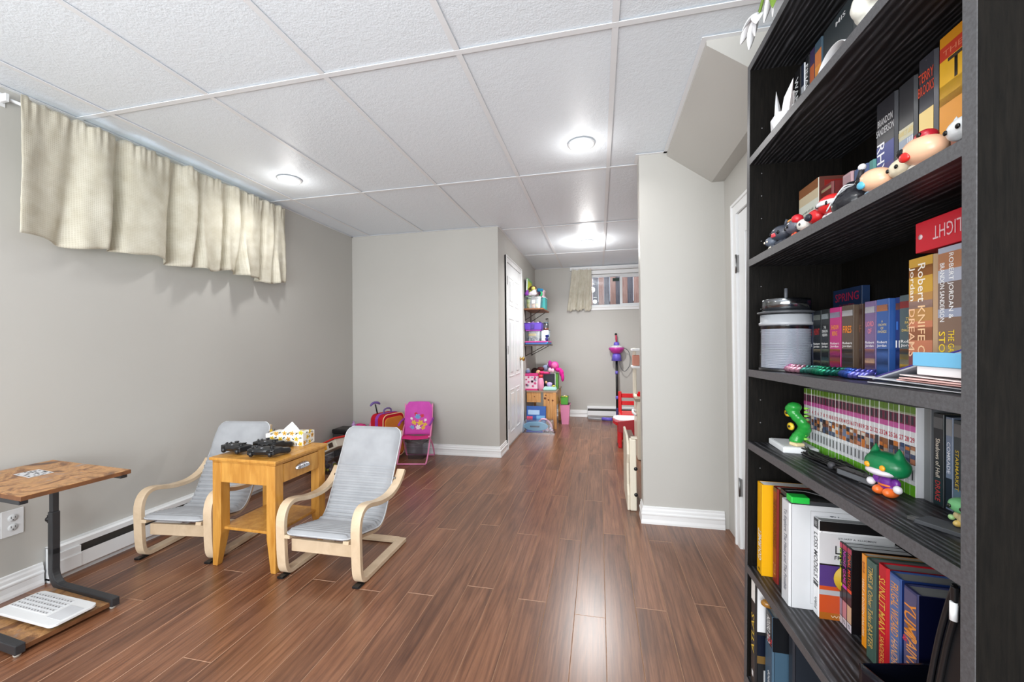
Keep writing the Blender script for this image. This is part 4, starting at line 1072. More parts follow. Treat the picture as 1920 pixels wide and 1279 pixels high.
rough_fill(.12, .05, .02, [flat((240, 200, 210)), flat((236, 170, 190)), flat((200, 200, 220))], 14, 9, cb, r=(.01, .022)).location = (.12, 0, 0)
MB().box(-.10, .02, -.047, -.0455, .075, .095).build('print', flat((60, 100, 120)), cb)
pk = tote('pink_bin', (-.470, 5.62, 0), .13, .22, .27, 'pink plastic bin on the floor behind the pine desk', 'bin', mat('pink_plastic', (236, 150, 190), .35), taper=.72)
gt = tote('green_basket', (-.478, 5.60, .275), .10, .14, .10, 'small green basket stacked on the pink bin', 'basket', mat('green_plastic', (84, 170, 60), .4), taper=.9)
rough_fill(.08, .10, .07, [flat((226, 190, 110)), flat((206, 206, 90)), flat((230, 220, 200))], 10, 12, gt, r=(.012, .024))
MB().box(-.055, .055, -.085, .085, .235, .272).build('dark_toys', flat((70, 30, 50)), pk, bevel=.006)
MB().box(-.03, .03, -.005, .0, .0, .1).build('foot_plate', flat((236, 150, 190)), pk)
bpy.data.objects.remove(bpy.data.objects['foot_plate'])
# small wall hook by the shelves
hk = empty('wall_hook', (-.80, YF, 1.50), label='thin dark hook rail hanging on the far wall near the shelves', cat='hook')
MB().tube([(0, -.004, .0), (.035, -.05, .0)], .008, 6).build('hook', flat((60, 50, 40)), hk); MB().tube([(.035, -.03, 0), (.045, -.01, -.28)], .003, 6).build('cord', flat((96, 92, 88)), hk)

# toy stick vacuum leaning on the far wall
vc = empty('toy_vacuum', (.25, 5.98, 0), label='black toy stick with a purple and pink round head on the far wall', cat='toy')
MB().tube([(-.005, -.01, .16), (.0, .10, .90)], .017, 10).build('pole', BLACKP, vc)
for z in (.30, .66): MB().tube([(-.004, -.01+.11*(z-.16)/.74, z), (-.003, -.01+.11*(z+.04-.16)/.74, z+.045)], .021, 10).build('joint_ring', flat((110, 100, 200)), vc)
MB().lathe([(.075, .855), (.062, .93), (.052, .965), (.0001, .965)], (0, .09, 0), 20).build('collar', mat('violet_cone', (110, 96, 206), .35), vc)
MB().lathe([(.035, .955), (.075, .975), (.108, 1.02), (.112, 1.04), (.104, 1.05), (.0001, 1.055)], (0, .09, 0), 28).build('bowl', mat('magenta_plastic', (196, 60, 160), .35), vc)
MB().lathe([(.100, 1.050), (.080, 1.068), (.03, 1.085), (.0001, 1.085)], (0, .09, 0), 24).build('clear_dome', flat((226, 222, 232), .3), vc)
m = MB(); rq = random.Random(4)
for i in range(22):
    a = rq.uniform(0, 6.28); r_ = rq.uniform(.03, .085); m.ball((r_*math.cos(a), .09+r_*math.sin(a), 1.068-.1*(r_-.04)), (.012, .008, .008), 8, rq.randrange(4))
m.build('beads', [flat((70, 70, 80)), flat((250, 250, 250)), flat((90, 180, 120)), flat((180, 120, 200))], vc)['kind'] = 'stuff'
MB().lathe([(.038, 1.08), (.042, 1.10), (.034, 1.125), (.0001, 1.135)], (0, .09, 0), 16).build('cap', mat('violet_cone', (110, 96, 206)), vc)
MB().tube([(.0, .09, 1.13), (-.002, .10, 1.19), (-.004, .11, 1.24)], [.011, .016, .012], 10).build('grip', flat((190, 60, 90)), vc)
MB().ball((-.005, .112, 1.245), .019, 12).build('knob', BLACKP, vc)
MB().tube(smoothp([(.10, .09, 1.045), (.165, .09, 1.0), (.19, .09, .90), (.18, .09, .78), (.11, .09, .70), (.05, .09, .77), (.045, .09, .86)], 5), .005, 6).build('cable', flat((96, 100, 104)), vc)
MB().box(-.045, .035, -.04, .03, 0, .05).tube([(-.005, -.008, .05), (-.005, -.010, .18)], .019, 10).build('floor_foot', flat((60, 56, 110)), vc, bevel=.006)
tw = empty('toy_broom', (0, 0, 0), label='grey and purple toy tube lying on the floor under the far heater', cat='toy')
MB().tube([(-.17, 5.93, .022), (.03, 5.90, .022)], .014, 10).build('grey_tube', flat((170, 172, 178)), tw)
MB().tube([(.03, 5.90, .026), (.17, 5.86, .028)], .024, 10).build('purple_grip', mat('violet_cone', (110, 96, 206)), tw)

# red and white kids' furniture at the right of the corridor
REDP = mat('glossy_red_plastic', (206, 16, 26), .25); DRED = mat('dark_red_panel', (160, 20, 34), .4)
rc = empty('red_kids_chair', (.355, 5.03, 0), label='red plastic childs chair behind the red desk', cat='chair')
for x in (-.115, .115):
    MB().box(x-.02, x+.02, -.02, .02, 0, .525).build('back_post', REDP, rc, bevel=.008)
    MB().box(x-.018, x+.018, -.27, -.235, 0, .27).build('leg', REDP, rc, bevel=.006)
MB().box(-.13, .13, -.27, .015, .26, .29).build('seat', REDP, rc, bevel=.008)
for z in (.36, .45): MB().box(-.095, .095, -.012, .012, z, z+.05).build('back_slat', REDP, rc, bevel=.006)
rd = empty('red_kids_desk', (0, 0, 0), label='small red desk with a white curved top at the corridor edge', cat='desk')
poly = [(.46, 4.36), (.21, 4.36), (.165, 4.42), (.14, 4.52), (.15, 4.62), (.19, 4.66), (.46, 4.66)]
MB().prism(poly, 'z', .292, .300).build('white_top', mat('white_laminate', (238, 236, 238), .3), rd, bevel=.001)
MB().prism([(p[0]-.004 if p[0] < .4 else p[0], p[1]) for p in poly], 'z', .268, .290).build('pink_edge', flat((220, 120, 130)), rd, bevel=.002)
MB().prism([(p[0]-.002 if p[0] < .4 else p[0], p[1]) for p in poly], 'z', .236, .266).build('red_edge', REDP, rd, bevel=.002)
MB().prism([(.185, .18), (.46, .13), (.46, .325), (.185, .285)], 'y', 4.335, 4.352).build('front_board', DRED, rd, bevel=.002)
for x, y in ((.205, 4.60), (.205, 4.40)): MB().box(x-.018, x+.018, y-.018, y+.018, 0, .236).build('leg', REDP, rd, bevel=.004)
MB().box(.42, .455, 4.36, 4.66, 0, .268).build('end_panel', DRED, rd, bevel=.003)
for x, z in ((.43, .30), (.36, .165)): MB().lathe([(.008, 0), (.007, .003), (.0001, .004)], (x, 4.335, z), 12, R=Matrix.Rotation(PI/2, 3, 'X')).build('screw_cap', flat((240, 230, 230)), rd)
# tall cream play kitchen
CREAM2 = mat('cream_plastic', (222, 214, 196), .4)
pk2 = empty('play_kitchen', (0, 0, 0), label='tall cream plastic play kitchen half hidden behind the closet wall', cat='play kitchen')
MB().box(.345, .80, 3.95, 4.30, 0, .56).build('cabinet', CREAM2, pk2, bevel=.012)
MB().prism([(3.97, .56), (4.30, .56), (4.30, 1.06), (4.22, 1.06), (4.20, .60)], 'x', .335, .365).build('side_upright', CREAM2, pk2, bevel=.006)
for z in (.86, 1.03): MB().box(.318, .80, 4.10, 4.30, z, z+.025).build('shelf', mat('white_plastic', (234, 236, 238), .35), pk2, bevel=.006)
MB().box(.325, .80, 3.93, 4.10, .56, .585).build('counter', mat('taupe_plastic', (150, 136, 118), .45), pk2, bevel=.004)
MB().tube(smoothp([(.335, 4.0, .46), (.310, 3.98, .47), (.310, 3.95, .45), (.335, 3.93, .43)], 4), .012, 8).build('towel_bar', mat('white_plastic', (234, 236, 238)), pk2)
MB().box(.325, .39, 4.13, 4.20, .886, .99).build('picture_panel', flat((196, 130, 110)), pk2, bevel=.004)
# low cream toy panel beside the closet wall
cp = empty('cream_toy_bench', (0, 0, 0), label='low cream plastic toy cabinet beside the closet wall corner', cat='toy cabinet')
yz = [(2.76, 0), (2.76, .10), (2.80, .16), (2.80, .30), (2.76, .37), (2.77, .44), (2.84, .478), (3.15, .478), (3.18, .0)]
MB().prism(yz, 'x', .172, .188).build('front_panel', CREAM2, cp, bevel=.004)
MB().box(.188, .232, 2.75, 2.80, 0, .474).build('end_post', CREAM2, cp, bevel=.008)
MB().box(.188, .232, 2.80, 3.16, .02, .45).build('brown_core', flat((96, 62, 40)), cp)
for z in (.11, .28): MB().lathe([(.0001, 0), (.012, 0), (.012, .004), (.0001, .004)], (.226, 2.748, z), 12, R=Matrix.Rotation(PI/2, 3, 'X')).build('plug', BLACKP, cp)
MB().box(.20, .238, 2.752, 2.80, .476, .482).build('top_cap', CREAM2, cp)
# ------------------------------------------------------------------ black bookcase, leaning back a little against the wall
TH = .0197
BO = Vector((.4309, 0, 0))
def SW(u, v, w):
    return (BO.x+u*math.cos(TH)+w*math.sin(TH), v, -u*math.sin(TH)+w*math.cos(TH))
V0, V1 = .601, 1.386
bc = empty('bookcase', (BO.x, 0, 0), (0, TH, 0), 'tall black wood-grain bookcase with open shelves on the right', 'bookcase')
DEP = .250
def panel(name, v0, v1):
    MB().box(.0012, DEP, v0, v1, .006, 1.975).build(name, ASHP, bc)
    MB().box(0, .0013, v0, v1, .006, 1.975).build('edge_band', EDGE, bc)
panel('side_panel', V0, V0+.020); panel('side_panel', V1-.020, V1)
MB().box(DEP, DEP+.004, V0, V1, .02, 1.975).build('back_panel', ASHP, bc)
SHELF = {'A': (1.9535, 1.9535), 'B': (1.6580, 1.6580), 'C': (1.3420, 1.3440), 'D': (1.0020, 1.0130), 'E': (.7790, .7940), 'F': (.3960, .4140), 'G': (.055, .055)}
ST = .0215
VI0, VI1 = V0+.020, V1-.020
def top(k, v):
    a, b = SHELF[k]; return a+(b-a)*(VI1-v)/(VI1-VI0)+ST
for k, (a, b) in SHELF.items():
    MB().prism([(VI0, b), (VI1, a), (VI1, a+ST), (VI0, b+ST)], 'x', .0012, DEP).build('shelf_board', ASH, bc)
    MB().prism([(VI0, b), (VI1, a), (VI1, a+ST), (VI0, b+ST)], 'x', 0, .0012).build('edge_band', EDGE, bc)
MB().box(.02, .036, VI0, VI1, .0, .055).build('kick_board', ASHP, bc)
PIN = mat('shelf_pin_hole', (120, 120, 122), .5)
for i in range(22):
    z = .30+i*.07
    MB().lathe([(.0022, 0), (.0001, .0004)], (.035, VI1-.0003, z), 8, R=Matrix.Rotation(PI/2, 3, 'X')).build('pin_hole', PIN, bc)

def dk(c, k): return tuple(max(0, min(255, int(v*k))) for v in c)
PAGES = mat('book_pages', (214, 208, 194), .8)
PAGEG = mat('book_pages_grey', (150, 152, 152), .8)
TXR_V, TXU_V = (0, 0, -1), (0, -1, 0)
def book(k, u, v0, v1, h, d, cov, label, group, bands=(), texts=(), side=(), stexts=(), pages=PAGES, hard=True, w=None, cat='book', lean=0, rough=.35, name='book', parts_txt=True):
    t = abs(v0-v1); vm = (v0+v1)/2; w0 = (top(k, vm) if w is None else w)+.0006
    e = empty(name, SW(u, vm, w0), (lean, TH, 0), label, cat, group)
    c = mat('cover_%02x%02x%02x' % cov, cov, rough); ct = .0022 if hard else .0009
    m = MB(); r = min(t*.22, .006) if hard else .001
    # spine with slightly rounded front
    poly = [(.0045, -t/2), (r*.9, -t/2), (0, -t/2+r*.8), (0, t/2-r*.8), (r*.9, t/2), (.0045, t/2)]
    m.prism(poly, 'z', 0, h); m.box(.0045, d, -t/2, -t/2+ct, 0, h); m.box(.0045, d, t/2-ct, t/2, 0, h)
    m.build('cover', c, e)
    g = .003 if hard else .0006
    MB().box(.0046, d-g, -t/2+ct, t/2-ct, g, h-g).build('pages', pages, e)
    if bands:
        yy = t/2-r*.8-.0002; ms, mb = [flat(cov, rough)], MB(); mb.box(-.0003, .0002, -yy, yy, .004*h, .996*h)
        for (z0, z1, cc) in bands:
            mb.box(-.0005, .0001, -yy, yy, z0*h, z1*h, len(ms)); ms.append(flat(cc, rough))
        mb.build('spine_print', ms, e)['kind'] = 'stuff'
    if side:
        ms, mb = [], MB()
        for (x0, x1, z0, z1, cc) in side:
            o_ = .0004+.00025*len(ms); mb.box(x0*d, x1*d, -t/2-o_, -t/2+.0001, z0*h, z1*h, len(ms)); ms.append(flat(cc, rough))
        mb.build('cover_print', ms, e)
    for (s, zc, zl, yf, cc, *o) in texts:
        mode = o[0] if o else 'v'; yo = (o[1] if len(o) > 1 else 0)*t
        if mode == 'v': text(s, (-.0009, -yo, zc*h), TXR_V, TXU_V, zl*h, yf*t, flat(cc, .4), e, bold=.006)
        elif mode == 'u': text(s, (-.0009, -yo, zc*h), (0, 0, 1), (0, 1, 0), zl*h, yf*t, flat(cc, .4), e, bold=.006)
        else: text(s, (-.0009, -yo, zc*h), (0, -1, 0), (0, 0, 1), yf*t, zl*h, flat(cc, .4), e, bold=.006)
    for (s, xc, zc, xl, zl, cc) in stexts:
        text(s, (xc*d, -t/2-.0022, zc*h), (1, 0, 0), (0, 0, 1), xl*d, zl*h, flat(cc, .4), e, bold=.004)
    return e
WT, BK, GD, RD_, OR_ = (236, 236, 236), (18, 18, 20), (212, 176, 96), (200, 40, 44), (226, 130, 50)
def art(seed, n, hues, u=False):
    """blotchy painted cover art as a few flat print patches on a spine"""
    rq = random.Random(seed); o = []; z = 0
    for i in range(n): o.append((i/n, (i+1)/n, rq.choice(hues)))
    return o
# --- shelf G (lowest)
g = 'large books on the lowest shelf'
book('G', .006, 1.350, 1.312, .318, .22, (34, 34, 36), 'tall dark book with yellow spine lettering at the far end of the lowest shelf', g, texts=[('ATLAS', .50, .36, .55, (214, 180, 60), 'u'), ('I', .12, .05, .3, (220, 220, 220), 'h')], bands=[(.80, .985, (232, 230, 226))],
     side=[(.02, .96, .55, .99, (222, 222, 224)), (.02, .96, .32, .52, (14, 20, 36)), (.02, .96, .26, .33, (110, 84, 44)), (.1, .96, .0, .20, (200, 202, 204))])
book('G', .026, 1.298, 1.246, .262, .22, (66, 92, 112), 'big slate blue textbook with a black top band on the lowest shelf', g, pages=PAGEG,
     bands=[(.66, 1, (22, 24, 28)), (.0, .66, (60, 84, 104))], texts=[('CIVIL DESIGN', .81, .28, .4, WT, 'u'), ('RE', .72, .07, .5, (200, 50, 60), 'u', .2), ('reference', .22, .3, .35, (220, 226, 230), 'u')],
     side=[(.0, 1, .64, 1, (20, 22, 26))], stexts=[('PR', .42, .87, .2, .07, WT), ('IC', .50, .72, .24, .12, (170, 174, 178))])
book('G', .060, 1.235, 1.205, .25, .185, (40, 44, 52), 'dark book hidden behind the shelf edge on the lowest shelf', g)
gb_ = empty('brass_trinket', SW(.03, 1.285, top('G', 1.28)+.262+.004), label='small amber trinket lying on top of the slate blue textbook', cat='trinket')
MB().ball((0, 0, .012), (.02, .014, .012), 14).build('bead', mat('amber_glass', (150, 104, 40), .2), gb_)
MB().tube([(.0, -.012, .012), (.012, -.035, .014), (.03, -.05, .010)], .003, 6).build('stem', flat((60, 50, 44)), gb_)
# --- shelf F
g = 'books on the second shelf from the bottom'
book('F', .021, 1.346, 1.311, .268, .19, (224, 164, 14), 'yellow book with white spine lettering at the far end of its shelf', g, hard=False, pages=mat('white_pages', (226, 228, 230), .8), texts=[('GOURMET', .32, .34, .62, WT, 'u', 0.12), ('*', .045, .035, .4, BK, 'h')], side=[(.86, 1, .68, .80, (240, 236, 220)), (.84, .9, .60, .63, BK)])
book('F', .045, 1.300, 1.268, .270, .19, (120, 34, 30), 'dark red book with ornate lettering beside the yellow book', g, bands=[(.0, .96, (124, 36, 30)), (.96, 1, (60, 50, 50))], texts=[('THE DRAGON CHRONICLES', .62, .52, .6, (60, 18, 20), 'v'), ('TALES', .14, .12, .5, (190, 120, 90), 'h')])
book('F', .046, 1.262, 1.226, .262, .18, (44, 44, 48), 'plain dark book behind the tall white book', g, pages=PAGEG)
book('F', .033, 1.214, 1.166, .266, .20, (206, 207, 210), 'thick white book with blue title letters on its cover', g, pages=PAGEG, texts=[('To Explore The Heart and The Possible', .52, .80, .42, (120, 124, 134), 'v')],
     side=[(.24, .92, .06, .95, (150, 150, 152)), (.243, .917, .063, .947, (206, 206, 209)), (.42, .62, .22, .54, (44, 70, 160)), (.46, .56, .30, .45, (60, 130, 190))],
     stexts=[('TH', .50, .90, .10, .035, (60, 64, 80)), ('R', .46, .82, .10, .055, (40, 60, 120)), ('T', .48, .72, .12, .075, (50, 80, 140)), ('O', .46, .61, .10, .06, (90, 92, 98)), ('R', .46, .15, .10, .05, (40, 60, 120)), ('&', .44, .09, .05, .025, (190, 90, 70))])
fo = empty('document_folder', SW(.045, 1.19, .690), (0, TH, 0), 'dark folder with a bright green clip lying on the white book', 'folder')
MB().box(0, .17, -.03, .06, 0, .010).build('folder', flat((52, 54, 58)), fo, bevel=.001); MB().box(-.001, .171, -.031, .061, .0102, .0115).build('metal_strip', STEEL, fo)
MB().box(-.012, .030, -.034, -.004, .004, .020).build('green_clip', mat('bright_green_plastic', (40, 190, 70), .35), fo, bevel=.002)
MB().tube(smoothp([(0, .03, .014), (.04, .01, .022), (.09, -.01, .016), (.14, .0, .013)], 5), .003, 6).build('black_cord', BLACKP, fo)
book('F', .086, 1.1655, 1.134, .240, .158, (228, 228, 230), 'white and black hardback with an orange and purple lower cover', g, pages=PAGEG,
     bands=[(.90, 1, BK), (.30, .335, BK), (.345, .36, BK)], texts=[('LOSS MODELS', .62, .46, .55, (30, 30, 32), 'v'), ('WILEY', .95, .05, .4, (200, 200, 200), 'h'), ('Fifth', .12, .12, .35, (90, 90, 94), 'u')],
     side=[(.0, 1, .90, 1, BK), (.0, 1, .42, .88, (206, 206, 208)), (.0, .62, .34, .56, (80, 56, 120)), (.0, 1, .02, .34, (196, 78, 36)), (.0, 1, .25, .30, (176, 176, 180)), (.0, 1, .0, .07, (170, 96, 30)), (.0, 1, .555, .568, BK)],
     stexts=[('LO', .30, .72, .18, .085, BK), ('FRO', .28, .64, .16, .04, BK), ('STUART A. KLUGMAN', .5, .84, .5, .018, (90, 90, 94)), ('WILEY', .3, .035, .3, .025, (220, 200, 170))])
m = MB(); m.lathe([(.034, 0), (.034, .0006), (.0001, .0006)], (0, 0, 0), 24, R=Matrix.Rotation(PI/2, 3, 'X'))
sl = m.build('gold_seal', flat((196, 160, 40)), [o for o in bpy.data.objects if o.get('label', '').startswith('white and black hardback')][0]); sl.location = (.062, -.0215, .105)
mc = [((200, 220, 40), 'STAY WILD'), ((200, 60, 180), 'NIGHT GAME'), ((236, 80, 50), 'FINAL MATCH')]
for i, (cc, tt_) in enumerate(mc):
    v0 = 1.141-i*.0185
    book('F', .130, v0, v0-.0178, .196, .13, (20, 18, 22), ['black comic volume with lime spine title', 'black comic volume with magenta spine title', 'black comic volume with orange red spine title'][i], 'black comic volumes', hard=False, pages=mat('white_pages', (226, 228, 230)),
         bands=[(.93, .99, (170, 40, 70)), (.0, .09, (220, 210, 220)), (.10, .30, [(150, 140, 160), (190, 130, 140), (206, 170, 140)][i]), (.31, .45, (60, 54, 60)), (.46, .50, cc)], texts=[(tt_, .72, .40, .62, cc, 'v'), ('VOL', .05, .05, .6, (60, 60, 70), 'h')],
         side=[(.0, 1, .0, 1, (16, 14, 18))] if i == 2 else (), stexts=[('VIZ', .5, .045, .3, .03, (226, 226, 230))] if i == 2 else ())
book('F', .132, 1.054, 1.040, .205, .13, (238, 150, 30), 'thin orange book with cream spine title next to the black comics', g, hard=False, texts=[('HALF A DOZEN SAILORS', .42, .62, .55, (246, 226, 190), 'v'), ('TRUE', .86, .12, .5, (150, 70, 20), 'h')])
book('F', .120, 1.020, .984, .212, .125, (70, 96, 86), 'worn grey green hardback with gold lettering on the second shelf from the bottom', g, pages=PAGEG, texts=[('TIMES & Other Tales', .66, .56, .42, GD, 'v'), ('BAXTER', .24, .24, .42, GD, 'v')], side=[(.0, 1, .0, 1, (66, 70, 66))])
book('F', .118, .978, .948, .222, .13, (196, 26, 40), 'bright red hardback with gold spine lettering', g, pages=PAGEG, texts=[('SUNLIT MAN', .64, .50, .62, (232, 170, 70), 'v'), ('SANDERSON', .20, .30, .42, (232, 170, 80), 'v')])
book('F', .117, .944, .908, .222, .13, (62, 92, 156), 'light blue hardback with orange lettering right of the red book', g, pages=PAGEG, bands=[(.02, .98, (92, 112, 164))], texts=[('FRUGAL WIZARD', .70, .46, .55, (238, 160, 70), 'v'), ('HANDBOOK', .26, .36, .5, (240, 180, 120), 'v')], side=[(.0, 1, .0, 1, (30, 52, 112))])
book('F', .115, .903, .863, .219, .13, (62, 66, 110), 'dusty violet hardback with large orange painted lettering', g, pages=PAGEG, bands=[(.02, .98, (92, 88, 124))], texts=[('YUMI', .74, .30, .72, (240, 150, 60), 'v'), ('PAINTER', .42, .40, .62, (240, 160, 80), 'v', .1), ('&', .55, .05, .3, (220, 60, 80), 'h', -.3)], side=[(.0, 1, .0, 1, (10, 14, 44))])
# magazine holder and black pouch
cd2 = empty('storage_caddy', SW(.010, .777, top('F', .777)+.0008), (0, TH, 0), 'glossy black holder with a white card at the near end of the lower shelf', 'holder')
def rim(u, v):   # u along v-direction (0 far .. 1 near), v 0 bottom..1 top
    y = .060-.122*u; return (0.0+.010*math.sin(PI*u), y, v*(.098+.035*(u**2)))
m = MB(); m.grid(lambda u, v: rim(u, v), 18, 6); m.build('curved_front', mat('gloss_black', (10, 12, 22), .15), cd2, solid=.003)
m = MB(); m.prism([(0, 0), (.20, 0), (.20, .13), (.0, .094)], 'y', .0600, .0635); m.build('side_panel', mat('gloss_black', (10, 12, 22)), cd2)
MB().box(0, .20, -.062, .062, 0, .004).build('base', BLACKP, cd2)
MB().prism([(.012, .006), (.10, .006), (.10, .085), (.012, .078)], 'y', .0636, .0644).build('card', flat((226, 222, 206)), cd2)
MB().box(-.006, -.004, .0, .02, .02, .05).build('chip', flat((200, 50, 60)), cd2); MB().lathe([(.018, 0), (.018, .002), (.0001, .002)], (-.003, -.012, .058), 18, R=Matrix.Rotation(-PI/2, 3, 'Y')).build('round_badge', flat((70, 120, 190), .3), cd2)
po = empty('black_pouch', SW(.012, .668, top('F', .66)+.005), (0, TH, 0), 'black zip pouch with a white zipper pull standing at the near end', 'pouch')
PM = mat('black_neoprene', (24, 25, 28), .38)
py = [(-.040, 0), (.044, 0), (.036, .09), (.022, .17), (.006, .25), (-.010, .31), (-.022, .345), (-.036, .352), (-.042, .33)]
MB().prism([tuple(p) for p in smoothp(py, 3, True)], 'x', .006, .205, sm=True).build('body', PM, po, bevel=.006, seg=3)
for k, dx in ((1.0, .004), (.86, -.010)):
    MB().tube([(.004, p.x+dx-.001, p.y) for p in smoothp([(.044, .0), (.036, .09), (.022, .17), (.006, .25), (-.010, .31), (-.020, .340)], 5)], .0035, 6).build('zip_piping', BLACKP, po)
MB().tube([(-.001, -.022, .320), (-.002, -.023, .296)], .0042, 8).build('zipper_pull', mat('white_plastic', (234, 236, 238)), po)
MB().obox((.0, -.022, .330), (.006, .008, .020)).build('zip_slider', BLACKP, po, bevel=.0015)

# --- shelf E : comic volumes, slim books, small things
NV = 29
cm = mat('comic_white', (222, 222, 226), .4)
pt = .01476; hh = .172; dd = .113
sp = [(.925, 1, (96, 132, 40)), (.905, .925, (150, 160, 130)), (.785, .900, (112, 40, 66)), (.720, .785, (196, 90, 158)), (.0, .125, (104, 176, 44)), (.17, .30, (196, 198, 202))]
picc = [(60, 40, 36), (120, 74, 60), (150, 96, 60), (60, 76, 110), (190, 170, 150), (200, 130, 100), (40, 44, 56), (80, 90, 120), (176, 120, 90), (70, 66, 70), (206, 120, 50), (110, 120, 150), (220, 210, 200)]
base_ms = [flat(c, .35) for _, _, c in sp]
mb = MB()
for i, (z0, z1, c) in enumerate(sp): mb.box(-.0006, .0001, -pt*.42, pt*.42, z0*hh, z1*hh, i)
mb.box(-.0008, -.0005, -pt*.12, pt*.12, .18*hh, .29*hh, len(sp)); base_ms.append(flat((60, 62, 66)))
mb.box(-.0008, -.0005, -pt*.14, pt*.22, .80*hh, .89*hh, len(sp)+1); base_ms.append(flat((60, 60, 70)))
o = mb.build('spine_print', base_ms); spm = o.data; bpy.data.objects.remove(o)
mb = MB(); ct = .0009
mb.prism([(.003, -pt*.49), (.0012, -pt*.49), (0, -pt*.40), (0, pt*.40), (.0012, pt*.49), (.003, pt*.49)], 'z', 0, hh).box(.003, dd, -pt*.49, -pt*.49+ct, 0, hh).box(.003, dd, pt*.49-ct, pt*.49, 0, hh)
o = mb.build('cover', cm); cvm = o.data; bpy.data.objects.remove(o)
o = MB().box(.0031, dd-.001, -pt*.49+ct, pt*.49-ct, .0005, hh-.0005).build('pages', PAGES); pgm = o.data; bpy.data.objects.remove(o)
NUMC = flat((190, 30, 60))
rq = random.Random(77)
words_ = ['one', 'two', 'three', 'four', 'five', 'six', 'seven', 'eight', 'nine', 'ten', 'eleven', 'twelve', 'thirteen', 'fourteen', 'fifteen', 'sixteen', 'seventeen', 'eighteen', 'nineteen', 'twenty', 'twenty-one', 'twenty-two', 'twenty-three', 'twenty-four', 'twenty-five', 'twenty-six', 'twenty-seven', 'twenty-eight', 'twenty-nine']
for i in range(NV):
    v = 1.3375-pt*(i+.5)
    e = empty('comic_volume', SW(.140+rq.uniform(-.0006, .0006), v, top('E', v)+.0005), (0, TH, 0), 'white and green comic volume with the red spine numeral ' + words_[i], 'book', 'white comic volumes with green ends')
    for nm, me in (('cover', cvm), ('pages', pgm), ('spine_print', spm)):
        q = bpy.data.objects.new(nm, me); C.objects.link(q); q.parent = e
        if nm == 'spine_print': q['kind'] = 'stuff'
    ms, mb = [], MB(); z = .36
    for k in range(4):
        dz = .048+rq.uniform(-.01, .01); a = rq.uniform(-.2, .2)*pt
        mb.box(-.0007, .0001, max(-pt*.42, -pt*.3+a-.002), min(pt*.42, pt*.3+a+.002), z*hh, (z+dz)*hh, k); ms.append(flat(rq.choice(picc))); z += dz
    mb.box(-.0006, .0001, -pt*.42, pt*.42, .35*hh, .56*hh, 4); ms.append(flat(rq.choice(picc[:7])))
    mb.build('cover_picture', ms, e)
    text(str(i+1), (-.0012, 0, .628*hh), (0, -1, 0), (0, 0, 1), pt*(.36 if i < 9 else .72), .058*hh, NUMC, e, name='numeral', bold=.01)
g = 'slim books at the near end of the comic shelf'
book('E', .150, .906, .889, .172, .10, (120, 122, 124), 'plain grey slim book right of the white comics', g, hard=False, side=[(.0, 1, .0, 1, (110, 112, 116))])
book('E', .150, .884, .862, .166, .10, (38, 44, 48), 'dark teal slim book with cream and red spine lettering', g, hard=False, texts=[('Shadows of Hell', .52, .42, .42, (226, 216, 200), 'v'), ('DRAKE', .16, .22, .5, (190, 60, 60), 'v')], bands=[(.84, .96, (96, 98, 100)), (.02, .30, (30, 54, 58))])
book('E', .152, .860, .846, .163, .10, (120, 134, 158), 'pale blue slim book with white spine lettering', g, hard=False, texts=[('COMRADE', .56, .34, .5, (236, 236, 244), 'v')], bands=[(.02, .34, (30, 44, 56)), (.80, .98, (150, 152, 156))])
book('E', .152, .844, .828, .160, .10, (62, 70, 74), 'dark slim book with yellow spine lettering', g, hard=False, texts=[('STARMARKET', .46, .44, .42, (226, 190, 60), 'v')], bands=[(.82, .96, (110, 110, 112)), (.02, .26, (96, 124, 140))])
for i in range(3):
    book('E', .158, .825-i*.030, .798-i*.030, .158, .09, [(28, 44, 48), (24, 34, 38), (36, 60, 64)][i], ['very dark teal slim book beside the near bookcase side', 'black green slim book near the bookcase side', 'teal slim book touching the near bookcase side'][i], g, hard=False, bands=[(.1, .5, (40, 74, 80))])
wb = empty('white_box', SW(.048, 1.285, top('E', 1.285)+.0006), (0, TH, math.radians(-3)), 'flat white box lying at the far end of the comic shelf', 'box')
MB().box(0, .085, -.05, .062, 0, .016).build('case', mat('white_plastic', (234, 236, 238)), wb, bevel=.002); MB().box(.004, .080, -.046, .058, .0162, .0172).build('lid', flat((210, 212, 214)), wb)
# green spiky toy
dg = empty('green_spiky_toy', SW(.088, 1.255, top('E', 1.255)+.0185), (0, TH, .3), 'bright green spiky toy with yellow round eyes on the white box', 'toy')
m = MB()
for i in range(9):
    t_ = i/8; m.ball((.004+.012*math.sin(t_*5), .010*math.cos(t_*6), .012+.088*t_), (.016+.004*math.sin(t_*7), .017, .014), 12)
m.ball((-.006, .004, .106), (.019, .018, .014), 14)
remesh(m, 'body', [mat('glossy_green', (40, 150, 60), .25)], dg, .003, 2)
for z, y in ((.088, .014), (.052, .004)):
    MB().lathe([(.0001, .006), (.010, .005), (.011, .0), (.0001, 0)], (-.014, y, z), 14, R=Matrix.Rotation(-PI/2, 3, 'Y')).build('eye', flat((224, 190, 50), .3), dg)
    MB().ball((-.020, y, z), .0035, 8).build('pupil', BLACKP, dg)
for i in range(9):
    z = .02+i*.0105; MB().lathe([(.0035, 0), (.0001, .018)], (.012, -.012, z), 6, R=Matrix.Rotation(-PI/2+.3, 3, 'X') if False else Matrix.Rotation(PI/2, 3, 'Y')).build('spike', flat((150, 220, 90), .3), dg)
MB().box(-.014, .012, -.014, .014, -.001, .008).build('feet', flat((226, 206, 160)), dg, bevel=.003)
